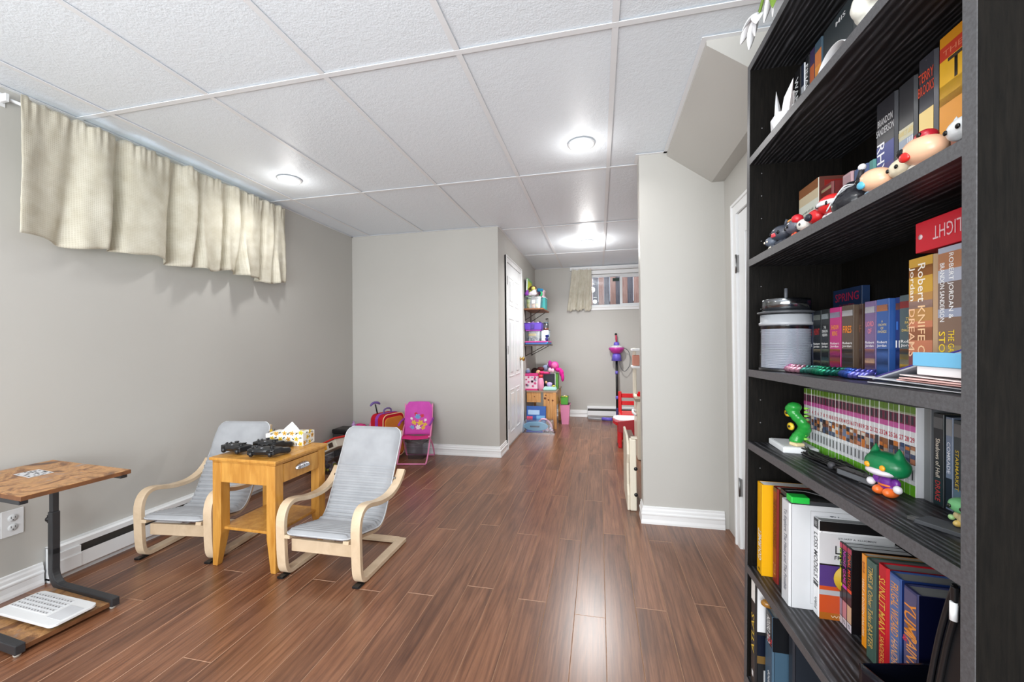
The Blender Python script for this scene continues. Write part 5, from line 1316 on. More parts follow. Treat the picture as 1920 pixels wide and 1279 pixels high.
# cable bundle and adapter
m = MB(); rq = random.Random(15)
for i in range(13):
    ys = [1.235, 1.17, 1.10, 1.03, .985]; pts = []
    for j, y in enumerate(ys):
        pts.append(SW(.098+.012*math.sin(i*1.3+j*1.7)+.018*(j % 2)*rq.uniform(-1, 1)*.5, y+rq.uniform(-.012, .012), top('E', y)+.004+.004*(i % 4)))
    if i < 3: pts = [SW(.056+.01*i, 1.262-.004*i, top('E', 1.26)+.003)] + pts
    m.tube(smoothp(pts, 5), .0022, 6)
for i in range(5):
    cy = 1.06+.03*i; m.tube([SW(.105+.018*math.cos(a), cy+.026*math.sin(a), top('E', cy)+.010+.006*math.sin(a*2+i)) for a in [2*PI*q/20 for q in range(20)]], .0022, 6, closed=True)
e = empty('cable_bundle', SW(.09, 1.12, top('E', 1.12)), label='tangled bundle of black cables in front of the white comics', cat='cable')
o = m.build('cords', mat('matte_black_cable', (20, 20, 22), .5)); o.parent = e; o.matrix_parent_inverse = Matrix.Translation(Vector(e.location)).inverted(); o['kind'] = 'stuff'
o = MB().ball(SW(.082, 1.075, top('E', 1.07)+.012), .0085, 12).build('cable_clip', flat((60, 60, 64))); o.parent = e; o.matrix_parent_inverse = Matrix.Translation(Vector(e.location)).inverted()
ad = empty('power_adapter', SW(.096, 1.000, top('E', 1.0)+.0008), (0, TH, math.radians(14)), 'black power adapter brick lying before the cables', 'adapter')
MB().box(-.013, .013, -.055, .045, 0, .017).build('case', BLACKP, ad, bevel=.002); MB().tube([(0, .045, .009), (0, .065, .009)], [.005, .003], 8).build('strain_relief', BLACKP, ad); MB().box(-.0135, -.0125, -.05, .04, .004, .0145).build('grey_label', flat((96, 98, 102)), ad)
# green headed vinyl figurine
def figurine(name, u, v, w, sc_, rz, label, head, body, feet, hands, ears=False, eyes=None, hs=(1, 1, 1), cat='figurine', group=None, lean=(0, 0)):
    e = empty(name, SW(u, v, w), (lean[0], TH+lean[1], rz), label, cat, group)
    s = sc_   # local: front is -x
    M_ = lambda c, r=.3: mat('vinyl_%02x%02x%02x' % c, c, r)
    m = MB(); m.ball((.004*s, .012*s, .011*s), (.018*s, .011*s, .011*s), 14).build('foot', M_(feet), e); MB().ball((.004*s, -.012*s, .011*s), (.018*s, .011*s, .011*s), 14).build('foot', M_(feet), e)
    m = MB(); m.ball((.008*s, 0, .030*s), (.014*s, .017*s, .018*s), 14); m.ball((.008*s, .011*s, .018*s), (.010*s, .009*s, .013*s), 10).ball((.008*s, -.011*s, .018*s), (.010*s, .009*s, .013*s), 10)
    for q in (-1, 1): m.ball((.006*s, q*.021*s, .034*s), (.008*s, .010*s, .011*s), 10)
    remesh(m, 'body', [M_(body)], e, .0022*s, 1)
    for q in (-1, 1): MB().ball((.000*s, q*.031*s, .024*s), (.008*s, .009*s, .009*s), 12).build('hand', M_(hands), e)
    m = MB(); hz = .070*s
    m.ball((.008*s, 0, hz), (.032*s*hs[0], .042*s*hs[1], .029*s*hs[2]), 20)
    m.ball((.008*s, 0, hz-.008*s), (.030*s*hs[0], .040*s*hs[1], .020*s*hs[2]), 18)
    if ears:
        for q in (-1, 1): m.lathe([(.013*s, -.008*s), (.009*s, .004*s), (.0015*s, .020*s), (.0001, .022*s)], (.008*s, q*.027*s, hz+.022*s), 10)
    remesh(m, 'head', [M_(head)], e, .0026*s, 2)
    if eyes:
        for q in (-1, 1): MB().ball((-.022*s*hs[0], q*.018*s, hz-.003*s), (.004*s, .0065*s, .0065*s), 12).build('eye', M_(eyes, .15), e)
    return e
fg = figurine('green_vinyl_figurine', .086, .906, top('E', .906)+.0006, .86, .25, 'green cat-eared vinyl figurine in a purple suit and orange shoes', (22, 120, 72), (112, 44, 146), (236, 112, 46), (226, 222, 226), True, (236, 160, 40), (1, 1.12, 1.0))
MB().lathe([(.0134, 0), (.0144, .002), (.0134, .004)], (.0067, 0, .020), 16, sx=.9).build('belt', flat((226, 120, 50)), fg)
MB().ball((-.006, 0, .0475), (.0195, .0275, .0085), 16).build('pale_jaw', flat((214, 206, 214), .35), fg)
f2 = figurine('small_green_figurine', .090, .742, top('E', .742)+.0085, .48, .2, 'small pale green figurine at the near end beside the bookcase side', (110, 178, 120), (196, 176, 130), (206, 176, 100), (150, 190, 130), False, (30, 40, 30), (1, 1, .9))
us = empty('usb_stick', SW(.072, .752, top('E', .752)+.0006), (0, TH, math.radians(30)), 'flat dark stick lying under the small green figurine', 'usb stick')
MB().box(-.010, .030, -.05, .03, 0, .007).build('case', flat((66, 68, 72)), us, bevel=.001); MB().box(-.004, .006, .03, .042, .001, .006).build('plug', STEEL, us)

# --- shelf D : disc spindle, paperbacks, big hardbacks
js = empty('disc_spindle', SW(.0685, 1.281, top('D', 1.281)+.0006), (0, TH, 0), 'two clear tubs of blank discs stacked at the far end of the shelf', 'disc spindle')
DISC = mat('disc_grey', (186, 190, 198), .5)
MB().lathe([(.0001, 0), (.0655, 0), (.0655, .008), (.0001, .008)], (0, 0, 0), 40).build('base', BLACKP, js, bevel=.001)
MB().lathe([(.0635, .008), (.0645, .010), (.0625, .128), (.0635, .130)], (0, 0, 0), 40).build('clear_cover', glass_mat('clear_cover_plastic', (244, 246, 250), .12, .10), js)
m = MB()
for i in range(38): m.lathe([(.0001, 0), (.0595, 0), (.0595, .0019), (.0001, .0019)], (0, 0, .010+i*.0029), 32)
o = m.build('discs', DISC, js); o['kind'] = 'stuff'
MB().lathe([(.0655, .130), (.0665, .137), (.0625, .139), (.0625, .160), (.0001, .1615)], (0, 0, 0), 40).build('upper_tub', mat('grey_translucent', (160, 163, 168), .3), js)
MB().lathe([(.0685, .163), (.0705, .165), (.0705, .168), (.058, .171), (.0001, .171)], (0, 0, 0), 40).build('lid_flange', flat((72, 74, 78), .3), js)
MB().lathe([(.0585, .171), (.0585, .203), (.0575, .204)], (0, 0, 0), 40).build('short_clear_cover', CLEAR, js, solid=.001)
m = MB()
for i in range(9): m.lathe([(.0001, 0), (.055, 0), (.055, .0016), (.0001, .0016)], (0, 0, .1725+i*.0033), 32)
o = m.build('discs', mat('disc_dark', (66, 58, 62), .25), js); o['kind'] = 'stuff'
MB().lathe([(.0001, .171), (.0045, .171), (.0042, .236), (.0001, .238)], (0, 0, 0), 12).build('centre_pin', flat((84, 86, 92), .3), js)
PBG = 'fantasy paperbacks on the middle shelf'
def rough_art(c, n, seed):
    rq = random.Random(seed); z0 = .02; o = []
    for i in range(n):
        z1 = z0+.36/n; f = rq.uniform(.7, 1.35); o.append((z0, z1, dk(c[rq.randrange(len(c))], f))); z0 = z1
    return o
pbs = [ # v0,v1,color,title color,art colors,title,author, badge, label
 (1.262, 1.240, (24, 34, 58), (150, 40, 44), [(20, 26, 44)], 'EYE', 'Knight', (150, 156, 160), 'navy paperback partly hidden behind the disc tubs'),
 (1.238, 1.200, (26, 30, 34), (176, 40, 40), [(24, 28, 40), (120, 110, 90)], 'HUNT', 'Robert Jordan', (150, 156, 150), 'black paperback with a small red title block'),
 (1.197, 1.162, (30, 32, 34), (216, 218, 216), [(30, 44, 50), (60, 80, 84), (110, 120, 100)], 'THE DRAGON REBORN', 'Robert Jordan', (190, 200, 206), 'black paperback with a white title above gold'),
 (1.158, 1.112, (172, 44, 110), (236, 150, 40), [(210, 140, 40), (60, 50, 54), (190, 70, 40)], 'SHADOW RISING', 'Robert Jordan', (170, 190, 210), 'magenta and yellow paperback with a dark knight picture'),
 (1.107, 1.062, (82, 66, 54), (240, 140, 30), [(70, 80, 96), (120, 110, 116), (60, 50, 50)], 'FIRES', 'Robert Jordan', (236, 236, 240), 'brown paperback with an orange title block'),
 (1.060, 1.048, (70, 48, 40), (120, 80, 60), [(60, 40, 36), (90, 96, 110)], 'F', 'x', (90, 60, 50), 'thin brown strip of a paperback behind the orange titled one'),
 (1.022, .990-.003, (110, 88, 130), (224, 130, 140), [(214, 140, 120), (226, 180, 140), (150, 100, 120)], 'LORD OF', 'Robert Jordan', (240, 240, 244), 'lilac paperback with a pink title and warm figure'),
 (.984, .948, (44, 82, 146), (216, 196, 130), [(30, 46, 70), (90, 110, 130), (50, 60, 80)], 'A CROWN OF SWORDS', 'Robert Jordan', (236, 150, 70), 'blue paperback with an orange badge at the top'),
 (.9455, .921, (24, 44, 106), (50, 100, 180), [(20, 60, 150), (40, 120, 210), (20, 30, 60)], 'II', 'III', (150, 90, 60), 'deep blue paperback with a bright blue glow'),
 (.918, .868, (66, 82, 88), (220, 190, 100), [(226, 160, 50), (206, 190, 150), (150, 90, 40)], 'THE PATH OF DAGGERS', 'Robert Jordan', (196, 50, 50), 'grey paperback with a golden lower spine'),
]
for i, (a, b, c_, tc, ac, ti, au, bd, lb) in enumerate(pbs):
    uu = .118 if i not in (5, 8) else .128
    sc2 = 1.0
    bands = [(.02, .98, c_)] + rough_art(ac, 6, i) + [(.85, .93, bd)]
    tx = [(au.replace(' ', '\n'), .44, .085, .82, (240, 238, 236), 'h')] if len(au) > 2 else []
    tx.append((ti.replace(' ', '\n'), .66, .16 if len(ti) > 6 else .10, .72, tc, 'h'))
    book('D', uu, a, b, .166, .105, c_, lb, PBG, hard=False, bands=bands, texts=tx)
sp_ = book('D', .226, 1.36, 1.228, .235, .018, (30, 50, 84), 'dim blue book with crimson lettering standing at the back of the middle shelf', 'back row books', hard=False, bands=[(.0, 1, (24, 40, 70))], texts=[('SPRING', .90, .10, .82, (150, 30, 60), 'h'), ('FLOWERS', .78, .07, .5, (130, 40, 44), 'h')])
book('D', .108, .864, .860, .165, .10, (96, 160, 190), 'sky blue thin booklet left of the thick orange brown hardback', PBG, hard=False)
gk = 'thick hardbacks on the middle shelf'
b1_ = book('D', .092, .858, .796, .222, .14, (150, 110, 60), 'thick orange brown hardback with big cream vertical title', gk, bands=[(.0, .25, (120, 60, 66)), (.25, .50, (190, 116, 84)), (.50, .72, (176, 128, 70)), (.72, 1, (196, 150, 50)), (.35, .45, (206, 150, 110)), (.60, .66, (150, 120, 110)), (.85, .93, (140, 84, 30))],
     texts=[('Robert', .80, .30, .26, (240, 232, 220), 'v', .05), ('Jordan', .80, .27, .22, (240, 232, 220), 'v', -.3), ('KNIFE OF', .40, .44, .26, (238, 196, 150), 'v', .05), ('DREAMS', .41, .38, .22, (238, 190, 150), 'v', -.3), ('TOR', .10, .05, .3, (240, 226, 210), 'h')])
b2_ = book('D', .090, .792, .736, .226, .14, (122, 104, 120), 'thick mauve and tan hardback with a yellow vertical title', gk, bands=[(.0, .12, (90, 80, 130)), (.12, .3, (150, 130, 96)), (.3, .5, (126, 100, 84)), (.5, .56, (150, 156, 176)), (.56, .75, (112, 92, 84)), (.75, 1, (166, 170, 186)), (.84, .96, (206, 140, 96))],
     texts=[('ROBERT JORDAN &', .72, .46, .20, (240, 240, 240), 'v', .02), ('BRANDON SANDERSON', .68, .42, .16, (240, 240, 240), 'v', -.26), ('THE GATHERING', .24, .34, .2, (244, 206, 40), 'v', .05), ('STORM', .27, .26, .22, (244, 206, 40), 'v', -.26)])
b3_ = book('D', .092, .732, .690, .224, .14, (100, 80, 60), 'brown hardback next to the near side of the middle shelf', gk)
book('D', .092, .688, .628, .22, .14, (70, 60, 70), 'dark hardback hidden behind the near bookcase side', gk)
rbx = empty('red_box', SW(.088, .735, top('D', .73)+.2285), (0, TH, 0), 'bright red box lying upside down on the thick hardbacks', 'box')
MB().box(0, .14, -.11, .098, 0, .052).build('carton', mat('bright_red_card', (206, 22, 44), .3), rbx, bevel=.001)
text('THE LIGHT', (-.0008, .012, .026), (0, 1, 0), (0, 0, -1), .095, .022, flat((232, 190, 196)), rbx)
MB().lathe([(.0045, 0), (.0045, .0008), (.0001, .0008)], (-.0002, .086, .026), 14, R=Matrix.Rotation(-PI/2, 3, 'Y')).build('round_sticker', flat((226, 200, 204)), rbx)
# iridescent scale bracelet
ch = empty('scale_chain', SW(.09, 1.16, top('D', 1.16)+.001), label='iridescent chain of little metal scales lying before the paperbacks', cat='chain')
path = smoothp([(.045, 1.285), (.060, 1.24), (.052, 1.19), (.070, 1.13), (.062, 1.07), (.078, 1.02), (.066, .965), (.080, .93)], 9)
inv = Matrix.Translation(Vector(ch.location)).inverted()
cmats = [mat('scale_%d' % i, c, .28, .7) for i, c in enumerate([(150, 90, 190), (214, 120, 170), (206, 150, 170), (60, 120, 110), (30, 120, 90), (20, 90, 80), (50, 80, 160), (110, 110, 200)])]
for i in range(0, len(path)-1, 2):
    p = path[i]; d = path[i+1]-path[i]; a = math.atan2(d.y, d.x); t_ = i/(len(path)-1)
    m = MB(); Rz = Matrix.Rotation(a, 3, 'Z')
    for q in (-1, 0, 1):
        R2 = Rz @ Matrix.Rotation(q*.9, 3, 'X') @ Matrix.Rotation(-.85, 3, 'Y')
        m.ball(Vector(SW(p.x, p.y, top('D', p.y)+.011)) + Rz @ Vector((0, q*.008, .004-abs(q)*.005)), (.012, .0085, .003), 8, R=R2)
    k = min(7, int(t_*8))
    o = m.build('scale', cmats[k], ch); o.matrix_parent_inverse = inv
# papers and cards at the near end
ps = empty('paper_stack', SW(.030, .72, top('D', .72)+.0008), (0, TH, 0), 'loose papers and leaflets under a pale blue box at the near end', 'papers')
for i, (c_, a, x0, ya, yb_) in enumerate([((226, 226, 230), .05, .0, -.085, .13), ((60, 62, 70), -.06, .005, -.085, .12), ((206, 208, 214), .08, -.004, -.085, .145), ((226, 176, 170), -.03, -.006, -.085, .055), ((232, 190, 184), .04, -.01, -.085, .04), ((240, 226, 224), 0, -.004, -.085, .05)]):
    MB().obox((.06+x0, (ya+yb_)/2, .0012+i*.0034), (.12, yb_-ya, .0016), (.012*((i % 3)-1), .0, a)).build('sheet', flat(c_), ps)
nb = empty('violet_folder', SW(.030, .752, top('D', .75)+.036), (math.radians(-16), TH-.05, 0), 'shiny violet folder leaning up on the loose papers', 'folder')
MB().box(0, .12, -.11, .10, -.001, .001).build('cover', mat('glossy_violet', (60, 46, 130), .15), nb); MB().box(0, .118, -.11, .098, -.004, -.0015).build('silver_inside', mat('silver_paper', (170, 172, 182), .25), nb)
bx_ = empty('pale_blue_box', SW(.026, .676, top('D', .68)+.0225), (0, TH, 0), 'small pale blue box with white base on the papers', 'box')
MB().box(0, .09, -.05, .058, 0, .013).build('white_base', flat((236, 232, 234)), bx_, bevel=.001); MB().box(-.003, .092, -.052, .062, .0132, .034).build('blue_lid', flat((112, 184, 222)), bx_, bevel=.001)

# --- shelf C : books and little vinyl figures
gC = 'books on the shelf of little figures'
book('C', .118, 1.325, 1.212, .186, .12, (206, 204, 190), 'wide parchment coloured boxed book behind the little figures', gC, bands=[(.0, .72, (216, 218, 206)), (.72, .86, (206, 190, 160)), (.86, 1, (140, 92, 60))], texts=[('a tale of old', .60, .04, .5, (90, 90, 86), 'h'), ('of blood and gold', .52, .04, .6, (110, 110, 104), 'h'), ('the lost year\nof the wolf\nand the crow', .28, .20, .62, (90, 90, 86), 'h')],
     side=[(.0, 1, .0, 1, (96, 54, 46)), (.05, .6, .1, .6, (170, 150, 120)), (.1, .5, .75, .95, (130, 36, 32)), (.1, .3, .4, .5, (150, 30, 30))], stexts=[('ATE', .35, .32, .45, .12, BK)])
book('C', .118, 1.205, 1.150, .150, .12, (110, 44, 44), 'dark red book with a stained cover beside the parchment one', gC, texts=[('ATE', .4, .16, .8, (30, 20, 22), 'h')], bands=[(.5, .95, (150, 130, 100)), (.72, .9, (120, 30, 30))])
book('C', .118, 1.110, 1.071, .142, .12, (176, 140, 146), 'dusty pink book with script lettering behind the black hat', gC, texts=[('Nelle', .62, .2, .8, (226, 206, 210), 'h')], bands=[(.4, .96, (160, 130, 136)), (.0, .4, (90, 40, 52))])
book('C', .118, 1.066, 1.016, .136, .12, (48, 72, 116), 'navy blue book left of the teal one', gC, texts=[('U\nC\nO', .70, .34, .3, (176, 190, 206), 'h')])
book('C', .118, 1.012, .994, .134, .12, (60, 128, 124), 'narrow teal book between the navy and the tall black book', gC)
book('C', .118, .990, .930, .242, .128, (34, 34, 40), 'tall black hardback with white vertical title and red blue picture', gC, bands=[(.45, .62, (50, 60, 130)), (.28, .45, (70, 60, 120)), (.05, .28, (196, 60, 76)), (.0, .05, (220, 150, 120))],
     texts=[('BRANDON', .82, .06, .72, (206, 206, 208), 'h'), ('SANDERSON', .74, .06, .85, (206, 206, 208), 'h'), ('RHYTHM', .36, .56, .36, (240, 240, 244), 'v', -.2)])
book('C', .118, .926, .880, .240, .128, (44, 44, 48), 'black hardback with a silver glitter lower spine', gC, bands=[(.0, .55, (150, 160, 176)), (.55, .64, (196, 190, 160)), (.2, .42, (206, 214, 226)), (.05, .15, (120, 130, 150))], texts=[('DARK ET LIBER', .60, .04, .8, (226, 200, 120), 'h'), ('IIII', .48, .12, .3, (236, 236, 240), 'h', .25)])
book('C', .118, .876, .834, .256, .128, (52, 52, 60), 'dark hardback with orange lettering and a golden arch', gC, bands=[(.38, .62, (236, 206, 130)), (.30, .38, (206, 160, 120)), (.0, .30, (120, 124, 146))], texts=[('TERRY', .86, .07, .8, (214, 74, 44), 'h'), ('BROOKS', .77, .07, .84, (214, 74, 44), 'h')])
book('C', .118, .831, .768, .262, .128, (206, 138, 30), 'thick golden orange hardback with a dark letter T at the top', gC, bands=[(.0, .26, (70, 66, 76)), (.26, .36, (150, 80, 50)), (.36, .60, (226, 150, 40)), (.60, .84, (230, 176, 40)), (.84, .93, (190, 60, 40)), (.55, .68, (244, 210, 60))], texts=[('T', .76, .15, .5, (60, 50, 40), 'h', .1), ('THE', .88, .035, .6, (220, 120, 90), 'h'), ('TERRY', .12, .05, .8, (214, 170, 60), 'h')])
book('C', .118, .762, .708, .255, .128, (60, 40, 36), 'dark brown hardback partly behind the near bookcase side', gC)
gF = 'little vinyl figures on the shelf edge'
zC = lambda v: top('C', v)+.0006
def small_fig(name, v, u, s, label, head, body, feet, extra=None, **k):
    e = figurine(name, u, v, zC(v), s, k.get('rz', 0), label, head, body, feet, k.get('hands', head), k.get('ears', False), k.get('eyes', (12, 12, 14)), k.get('hs', (1, 1, 1)), lean=k.get('lean', (0, 0)), group=gF)
    return e
f = small_fig('little_figure', 1.252, .040, .72, 'little dark grey figure with a red patch at the far end', (70, 74, 84), (60, 64, 74), (60, 150, 190), rz=.3)
MB().box(-.018, -.012, -.004, .012, .038, .050).build('red_patch', flat((206, 70, 80), .3), f, bevel=.003); MB().tube([(.006, -.012, .066), (.006, -.020, .082)], .0035, 8).build('hat_tip', flat((70, 74, 84)), f)
f = small_fig('little_figure', 1.290, .030, .50, 'tiny round black and white face beside the dark grey figure', (96, 104, 118), (220, 214, 200), (90, 96, 110), eyes=(240, 230, 210))
f = small_fig('little_figure', 1.180, .042, .66, 'little grey and orange figure with a red hood', (96, 98, 110), (226, 92, 60), (226, 130, 50), rz=-.2); MB().ball((.006, -.022, .060), (.014, .012, .012), 12).build('red_hood', flat((200, 40, 50), .3), f); MB().ball((.010, .020, .066), (.018, .012, .008), 12).build('orange_tuft', flat((230, 150, 60), .3), f)
f = small_fig('little_figure', 1.122, .040, .50, 'tiny white figure with a grey eye patch', (230, 224, 216), (226, 110, 80), (230, 226, 220), eyes=(70, 72, 80))
f = small_fig('little_figure', 1.072, .042, .56, 'tiny red figure with a black face', (206, 40, 44), (150, 30, 36), (60, 60, 66), eyes=(20, 20, 22)); MB().ball((-.010, 0, .037), (.010, .013, .009), 12).build('black_face', flat((40, 42, 52), .3), f)
f = small_fig('little_figure', 1.022, .048, .74, 'red and white figure in front of the black hat', (226, 44, 44), (230, 230, 234), (220, 130, 110), rz=.2); MB().lathe([(.032, 0), (.033, .005), (.031, .010)], (.006, 0, .046), 18, sx=.85).build('white_band', flat((226, 226, 230), .3), f)
ht = empty('black_hat_figure', SW(.060, .955, zC(.955)), (0, TH, .2), 'black pointed hat ornament with white streaks among the little figures', 'figurine')
m = MB(); m.ball((0, 0, .030), (.036, .042, .030), 20); m.lathe([(.034, .03), (.026, .058), (.012, .072), (.0001, .075)], (0, 0, 0), 16); remesh(m, 'hat', [mat('gloss_dark', (34, 34, 40), .25)], ht, .003, 2)
for q in range(3): MB().tube(smoothp([(-.036, .026-.014*q, .020+.012*q), (-.032, .004-.01*q, .046+.006*q), (-.016, -.02, .060)], 4), .0015, 6).build('white_streak', flat((206, 208, 212), .3), ht)
MB().tube([(.0, -.012, .070), (.0, -.020, .092)], [.006, .0045], 8).build('hat_tip', flat((40, 40, 46)), ht); MB().ball((0, -.020, .095), .007, 10).build('white_bobble', flat((220, 220, 224)), ht)
SK = (240, 190, 156)
def big_head(v, u, s, label, patch, cap=None):
    e = empty('big_head_figure', SW(u, v, zC(v)), (0, TH, .1), label, 'figurine', 'round headed peach figures')
    M_ = lambda c, r=.3: mat('vinyl_%02x%02x%02x' % c, c, r)
    for q in (-1, 1): MB().ball((.0, q*.012*s+.012*s, .008*s), (.013*s, .009*s, .008*s), 10).build('foot', M_((206, 60, 70)), e)
    MB().ball((.004*s, .012*s, .020*s), (.013*s, .015*s, .014*s), 12).build('body', M_((150, 196, 226) if not cap else (232, 226, 214)), e)
    R = Matrix.Rotation(.25, 3, 'X')
    MB().ball((.004*s, -.006*s, .052*s), (.030*s, .042*s, .028*s), 22, R=R).build('head', M_(SK), e)
    MB().ball((-.019*s, .016*s, .056*s), (.008*s, .012*s, .009*s), 14, R=R).build('eye', M_((16, 16, 20), .12), e)
    MB().ball((-.023*s, .004*s, .043*s), (.006*s, .013*s, .010*s), 14, R=R).build('cheek_patch', M_(patch, .25), e)
    if cap:
        MB().ball((.004*s, -.010*s, .076*s), (.018*s, .019*s, .014*s), 14).build('cap', M_(cap), e)
        MB().ball((-.012*s, -.014*s, .078*s), (.004*s, .005*s, .005*s), 8).build('button', BLACKP, e)
    return e
big_head(.862, .040, .76, 'peach round headed figure with a light blue cheek', (90, 176, 206))
big_head(.752, .040, .80, 'larger peach round headed figure with a red cap and red cheek', (206, 40, 36), (176, 34, 48))
f = small_fig('little_figure', .806, .048, .56, 'tiny bone white figure left of the red capped head', (236, 224, 196), (226, 206, 190), (214, 160, 160))
f = small_fig('little_figure', .676, .040, .56, 'small white and black figure at the near end of the figure shelf', (226, 228, 230), (40, 42, 44), (220, 220, 224), ears=True)

# --- shelf B
gB = 'books on the upper shelf'
zB = lambda v: top('B', v)+.0006
book('B', .100, 1.337, 1.316, .168, .12, (196, 190, 190), 'slim pale and red book behind the paper rabbit', gB, hard=False, bands=[(.0, .35, (176, 24, 36))])
book('B', .100, 1.313, 1.273, .212, .13, (22, 22, 24), 'black book with bold white vertical title behind the paper rabbit', gB, texts=[('WAR CRAFT', .50, .80, .5, (226, 228, 230), 'v', -.1)], bands=[(.0, .08, (60, 90, 160))])
book('B', .100, 1.270, 1.254, .208, .13, (226, 228, 232), 'thin black and white book on the upper shelf', gB, hard=False, bands=[(.0, 1, (30, 40, 60)), (.3, .7, (210, 214, 220))])
book('B', .100, 1.250, 1.226, .212, .13, (20, 22, 26), 'second black book with white title on the upper shelf', gB, texts=[('FINAL BATTLE', .5, .8, .5, (226, 228, 232), 'v')], bands=[(.0, .08, (40, 130, 120))])
book('B', .100, 1.223, 1.199, .212, .13, (40, 40, 66), 'violet topped slim book with an orange figure', gB, hard=False, bands=[(.05, .80, (176, 90, 50)), (.3, .55, (220, 130, 60)), (.8, 1, (56, 44, 80))])
book('B', .100, 1.197, 1.165, .214, .13, (70, 90, 104), 'slate blue book with a glowing orange column', gB, hard=False, bands=[(.05, .88, (196, 116, 60)), (.2, .7, (240, 160, 70)), (.88, 1, (60, 80, 96)), (.05, .2, (60, 84, 120))])
book('B', .100, 1.160, 1.030, .214, .13, (34, 38, 40), 'wide dark boxed set behind the white paper hats', gB, texts=[('MIS', .90, .05, .3, (206, 206, 208), 'h', .1)], bands=[(.0, .99, (38, 46, 50))])
# folded paper rabbit
pr2 = empty('paper_rabbit', SW(.052, 1.262, zB(1.262)), (0, TH, .35), 'white folded paper rabbit head with long pointed ears', 'paper ornament')
PAP = mat('white_paper', (236, 236, 238), .7)
hv = [(-.030, 0, .030), (-.012, -.030, .012), (.030, -.026, .010), (.030, .026, .010), (-.012, .030, .012), (-.016, -.028, .066), (.026, -.026, .072), (.026, .026, .072), (-.016, .028, .066), (-.020, 0, .078), (.0, 0, .0)]
MB().add(hv, [(0, 1, 5), (0, 5, 9), (0, 9, 8), (0, 8, 4), (1, 2, 6, 5), (4, 8, 7, 3), (2, 3, 7, 6), (5, 6, 9), (6, 7, 9), (7, 8, 9), (0, 10, 1), (0, 4, 10), (1, 10, 2), (2, 10, 3), (3, 10, 4)]).build('head', PAP, pr2)
for q in (-1, 1):
    MB().add([(-.010, q*.004, .074), (-.006, q*.026, .070), (.012, q*.016, .074), (.004, q*.030, .158), (-.012, q*.016, .110)], [(0, 1, 4), (1, 3, 4), (0, 4, 3), (1, 2, 3), (2, 0, 3), (0, 2, 1)]).build('ear', PAP, pr2)
# paper hats and cups
ph_ = empty('paper_hat', SW(.045, 1.00, zB(1.0)), (0, TH, 0), 'curled white paper hat with a lilac inside on the upper shelf', 'paper ornament')
def hatf(u, v):
    a = PI*(.15+.9*u); return (-.006+.05*v, .058*math.cos(a), .030+.042*math.sin(a)*(1-.12*v)+.0)
MB().grid(hatf, 20, 4).build('curl', PAP, ph_, solid=.001)
MB().add([(0, .02, 0), (.01, -.05, 0), (.05, -.02, 0), (.01, -.002, .055), (.03, .035, .0)], [(0, 1, 3), (1, 2, 3), (2, 4, 3), (4, 0, 3), (0, 4, 2, 1)]).build('fold', PAP, ph_)
MB().add([(-.004, .000, .004), (-.004, -.045, .004), (-.002, -.045, .045), (-.002, -.004, .048)], [(0, 1, 2, 3)]).build('lilac_panel', flat((150, 170, 236)), ph_, solid=.0006)
pc = empty('paper_crane', SW(.040, 1.058, zB(1.058)), (0, TH, .2), 'small white folded paper bird left of the paper hat', 'paper ornament')
MB().add([(0, -.03, .0), (.0, .012, .0), (.02, -.01, 0), (.004, -.006, .05), (-.004, .03, .008)], [(0, 1, 3), (1, 2, 3), (2, 0, 3), (0, 2, 1), (1, 4, 3)]).build('body', PAP, pc); MB().add([(0, -.03, .002), (.0, -.055, .002), (.004, -.030, .012)], [(0, 1, 2)]).build('beak', PAP, pc, solid=.0006)
for i, (v, c_, lb) in enumerate(((1.205, (60, 110, 190), 'tiny blue and white trinket before the upper books'), (1.165, (150, 210, 190), 'tiny mint green trinket before the upper books'), (1.245, (226, 170, 60), 'tiny amber trinket before the upper books'))):
    e = empty('trinket', SW(.05, v, zB(v)), (0, TH, 0), lb, 'trinket', 'tiny trinkets on the upper shelf')
    m = MB(); m.ball((0, 0, .022), (.013, .017, .022), 12).ball((0, .008, .046), (.010, .012, .010), 10).ball((.0, -.01, .012), (.014, .012, .012), 10); remesh(m, 'body', [flat(c_, .3)], e, .0025, 1)
    MB().ball((-.010, .008, .046), (.004, .006, .005), 8).build('face', flat((240, 240, 240)), e)
wr_ = empty('white_ornament', SW(.045, .862, zB(.862)), (0, TH, 0), 'rugged white stone-like ornament at the near part of the upper shelf', 'ornament')
m = MB(); rq = random.Random(6)
for i in range(9): m.ball((rq.uniform(-.015, .015), rq.uniform(-.03, .03), .050+rq.uniform(-.012, .03)), (rq.uniform(.014, .024),)*3, 10)
m.lathe([(.018, 0), (.010, .012), (.012, .04)], (0, 0, 0), 10); remesh(m, 'stone', [mat('rough_white_stone', (226, 224, 214), .8)], wr_, .004, 1)
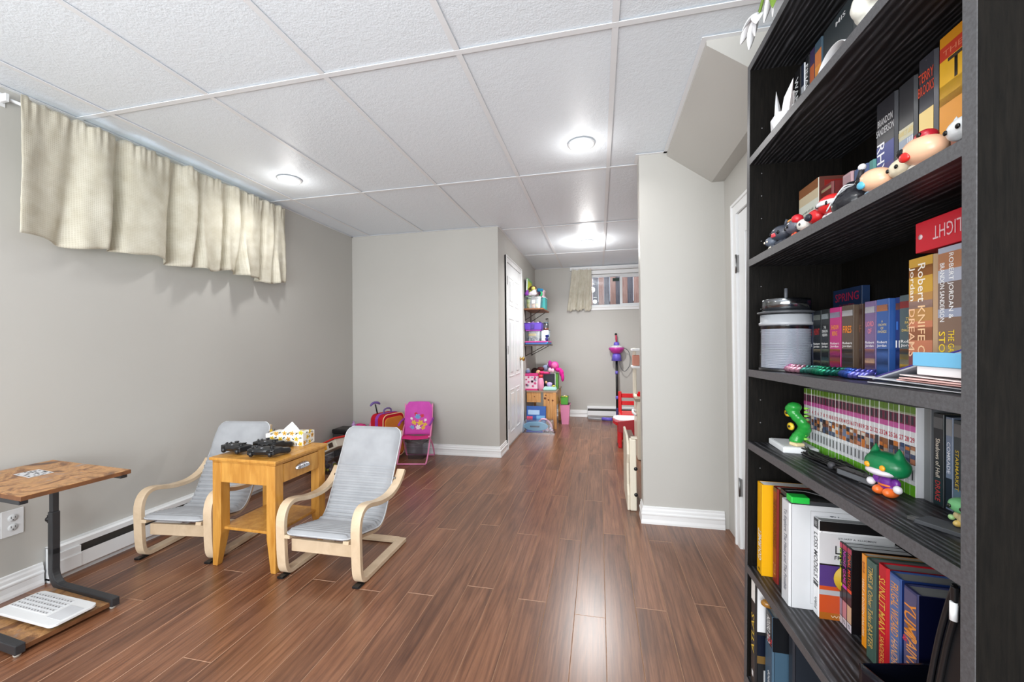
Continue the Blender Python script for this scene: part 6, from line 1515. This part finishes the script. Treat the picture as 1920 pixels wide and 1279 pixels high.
MB().lathe([(.0001, 0), (.024, 0), (.022, .006), (.0001, .006)], (0, 0, 0), 14).build('base', PAP, wr_)
# --- on top: artificial lilies in a pot, a few petals hang over the edge
fp = empty('flower_pot', SW(.11, 1.10, 1.9755), (0, TH, 0), 'white lilies in a pot on top of the bookcase, petals hanging over the edge', 'plant')
MB().lathe([(.0001, 0), (.045, 0), (.060, .10), (.066, .105), (.060, .11), (.05, .10)], (0, 0, 0), 24).build('pot', flat((210, 206, 198)), fp)
def petal(mb, base, tip, wid, droop):
    b = Vector(base); t = Vector(tip); d = t-b; s = d.cross(Vector((0, 0, 1))).normalized(); n_ = s.cross(d).normalized()
    if abs(d.normalized().z) > .95: s = Vector((0, 1, 0)); n_ = s.cross(d).normalized()
    mb.grid(lambda u, v: b+d*u + s*((v-.5)*wid*math.sin(PI*min(1, u*.88+.10))**.8) + n_*(droop*math.sin(PI*u)+.15*wid*abs(v-.5)), 10, 4)
stems = MB(); ST_ = mat('leaf_green', (110, 140, 50), .5)
PET = mat('white_petal', (238, 238, 240), .6)
c1 = Vector((-.135, .125, .045)); c2 = Vector((-.125, .01, .060))
for cc in (c1, c2): stems.tube(smoothp([(0, 0, .08), (cc.x*.4, cc.y*.4, .16), (cc.x*.8, cc.y*.9, .13), tuple(cc)], 5), .004, 6)
stems.build('stem', ST_, fp)['kind'] = 'stuff'
for tp in ((-.150, .150, -.035), (-.145, .118, -.020), (-.165, .175, .00), (-.15, .10, .0), (-.175, .13, .005)):
    m = MB(); petal(m, c1, tp, .030, .006); m.build('petal', PET, fp, solid=.0008)
for tp in ((-.150, .045, -.040), (-.138, .022, -.045), (-.165, .0, .005), (-.14, -.03, .0)):
    m = MB(); petal(m, c2, tp, .026, .005); m.build('petal', PET, fp, solid=.0008)
m = MB(); petal(m, (-.12, .030, .055), (-.146, .004, -.036), .026, .004); m.build('leaf', ST_, fp, solid=.0008)
m = MB(); petal(m, (-.02, .0, .10), (.05, -.12, .16), .04, .01); m.build('leaf', ST_, fp, solid=.0008)
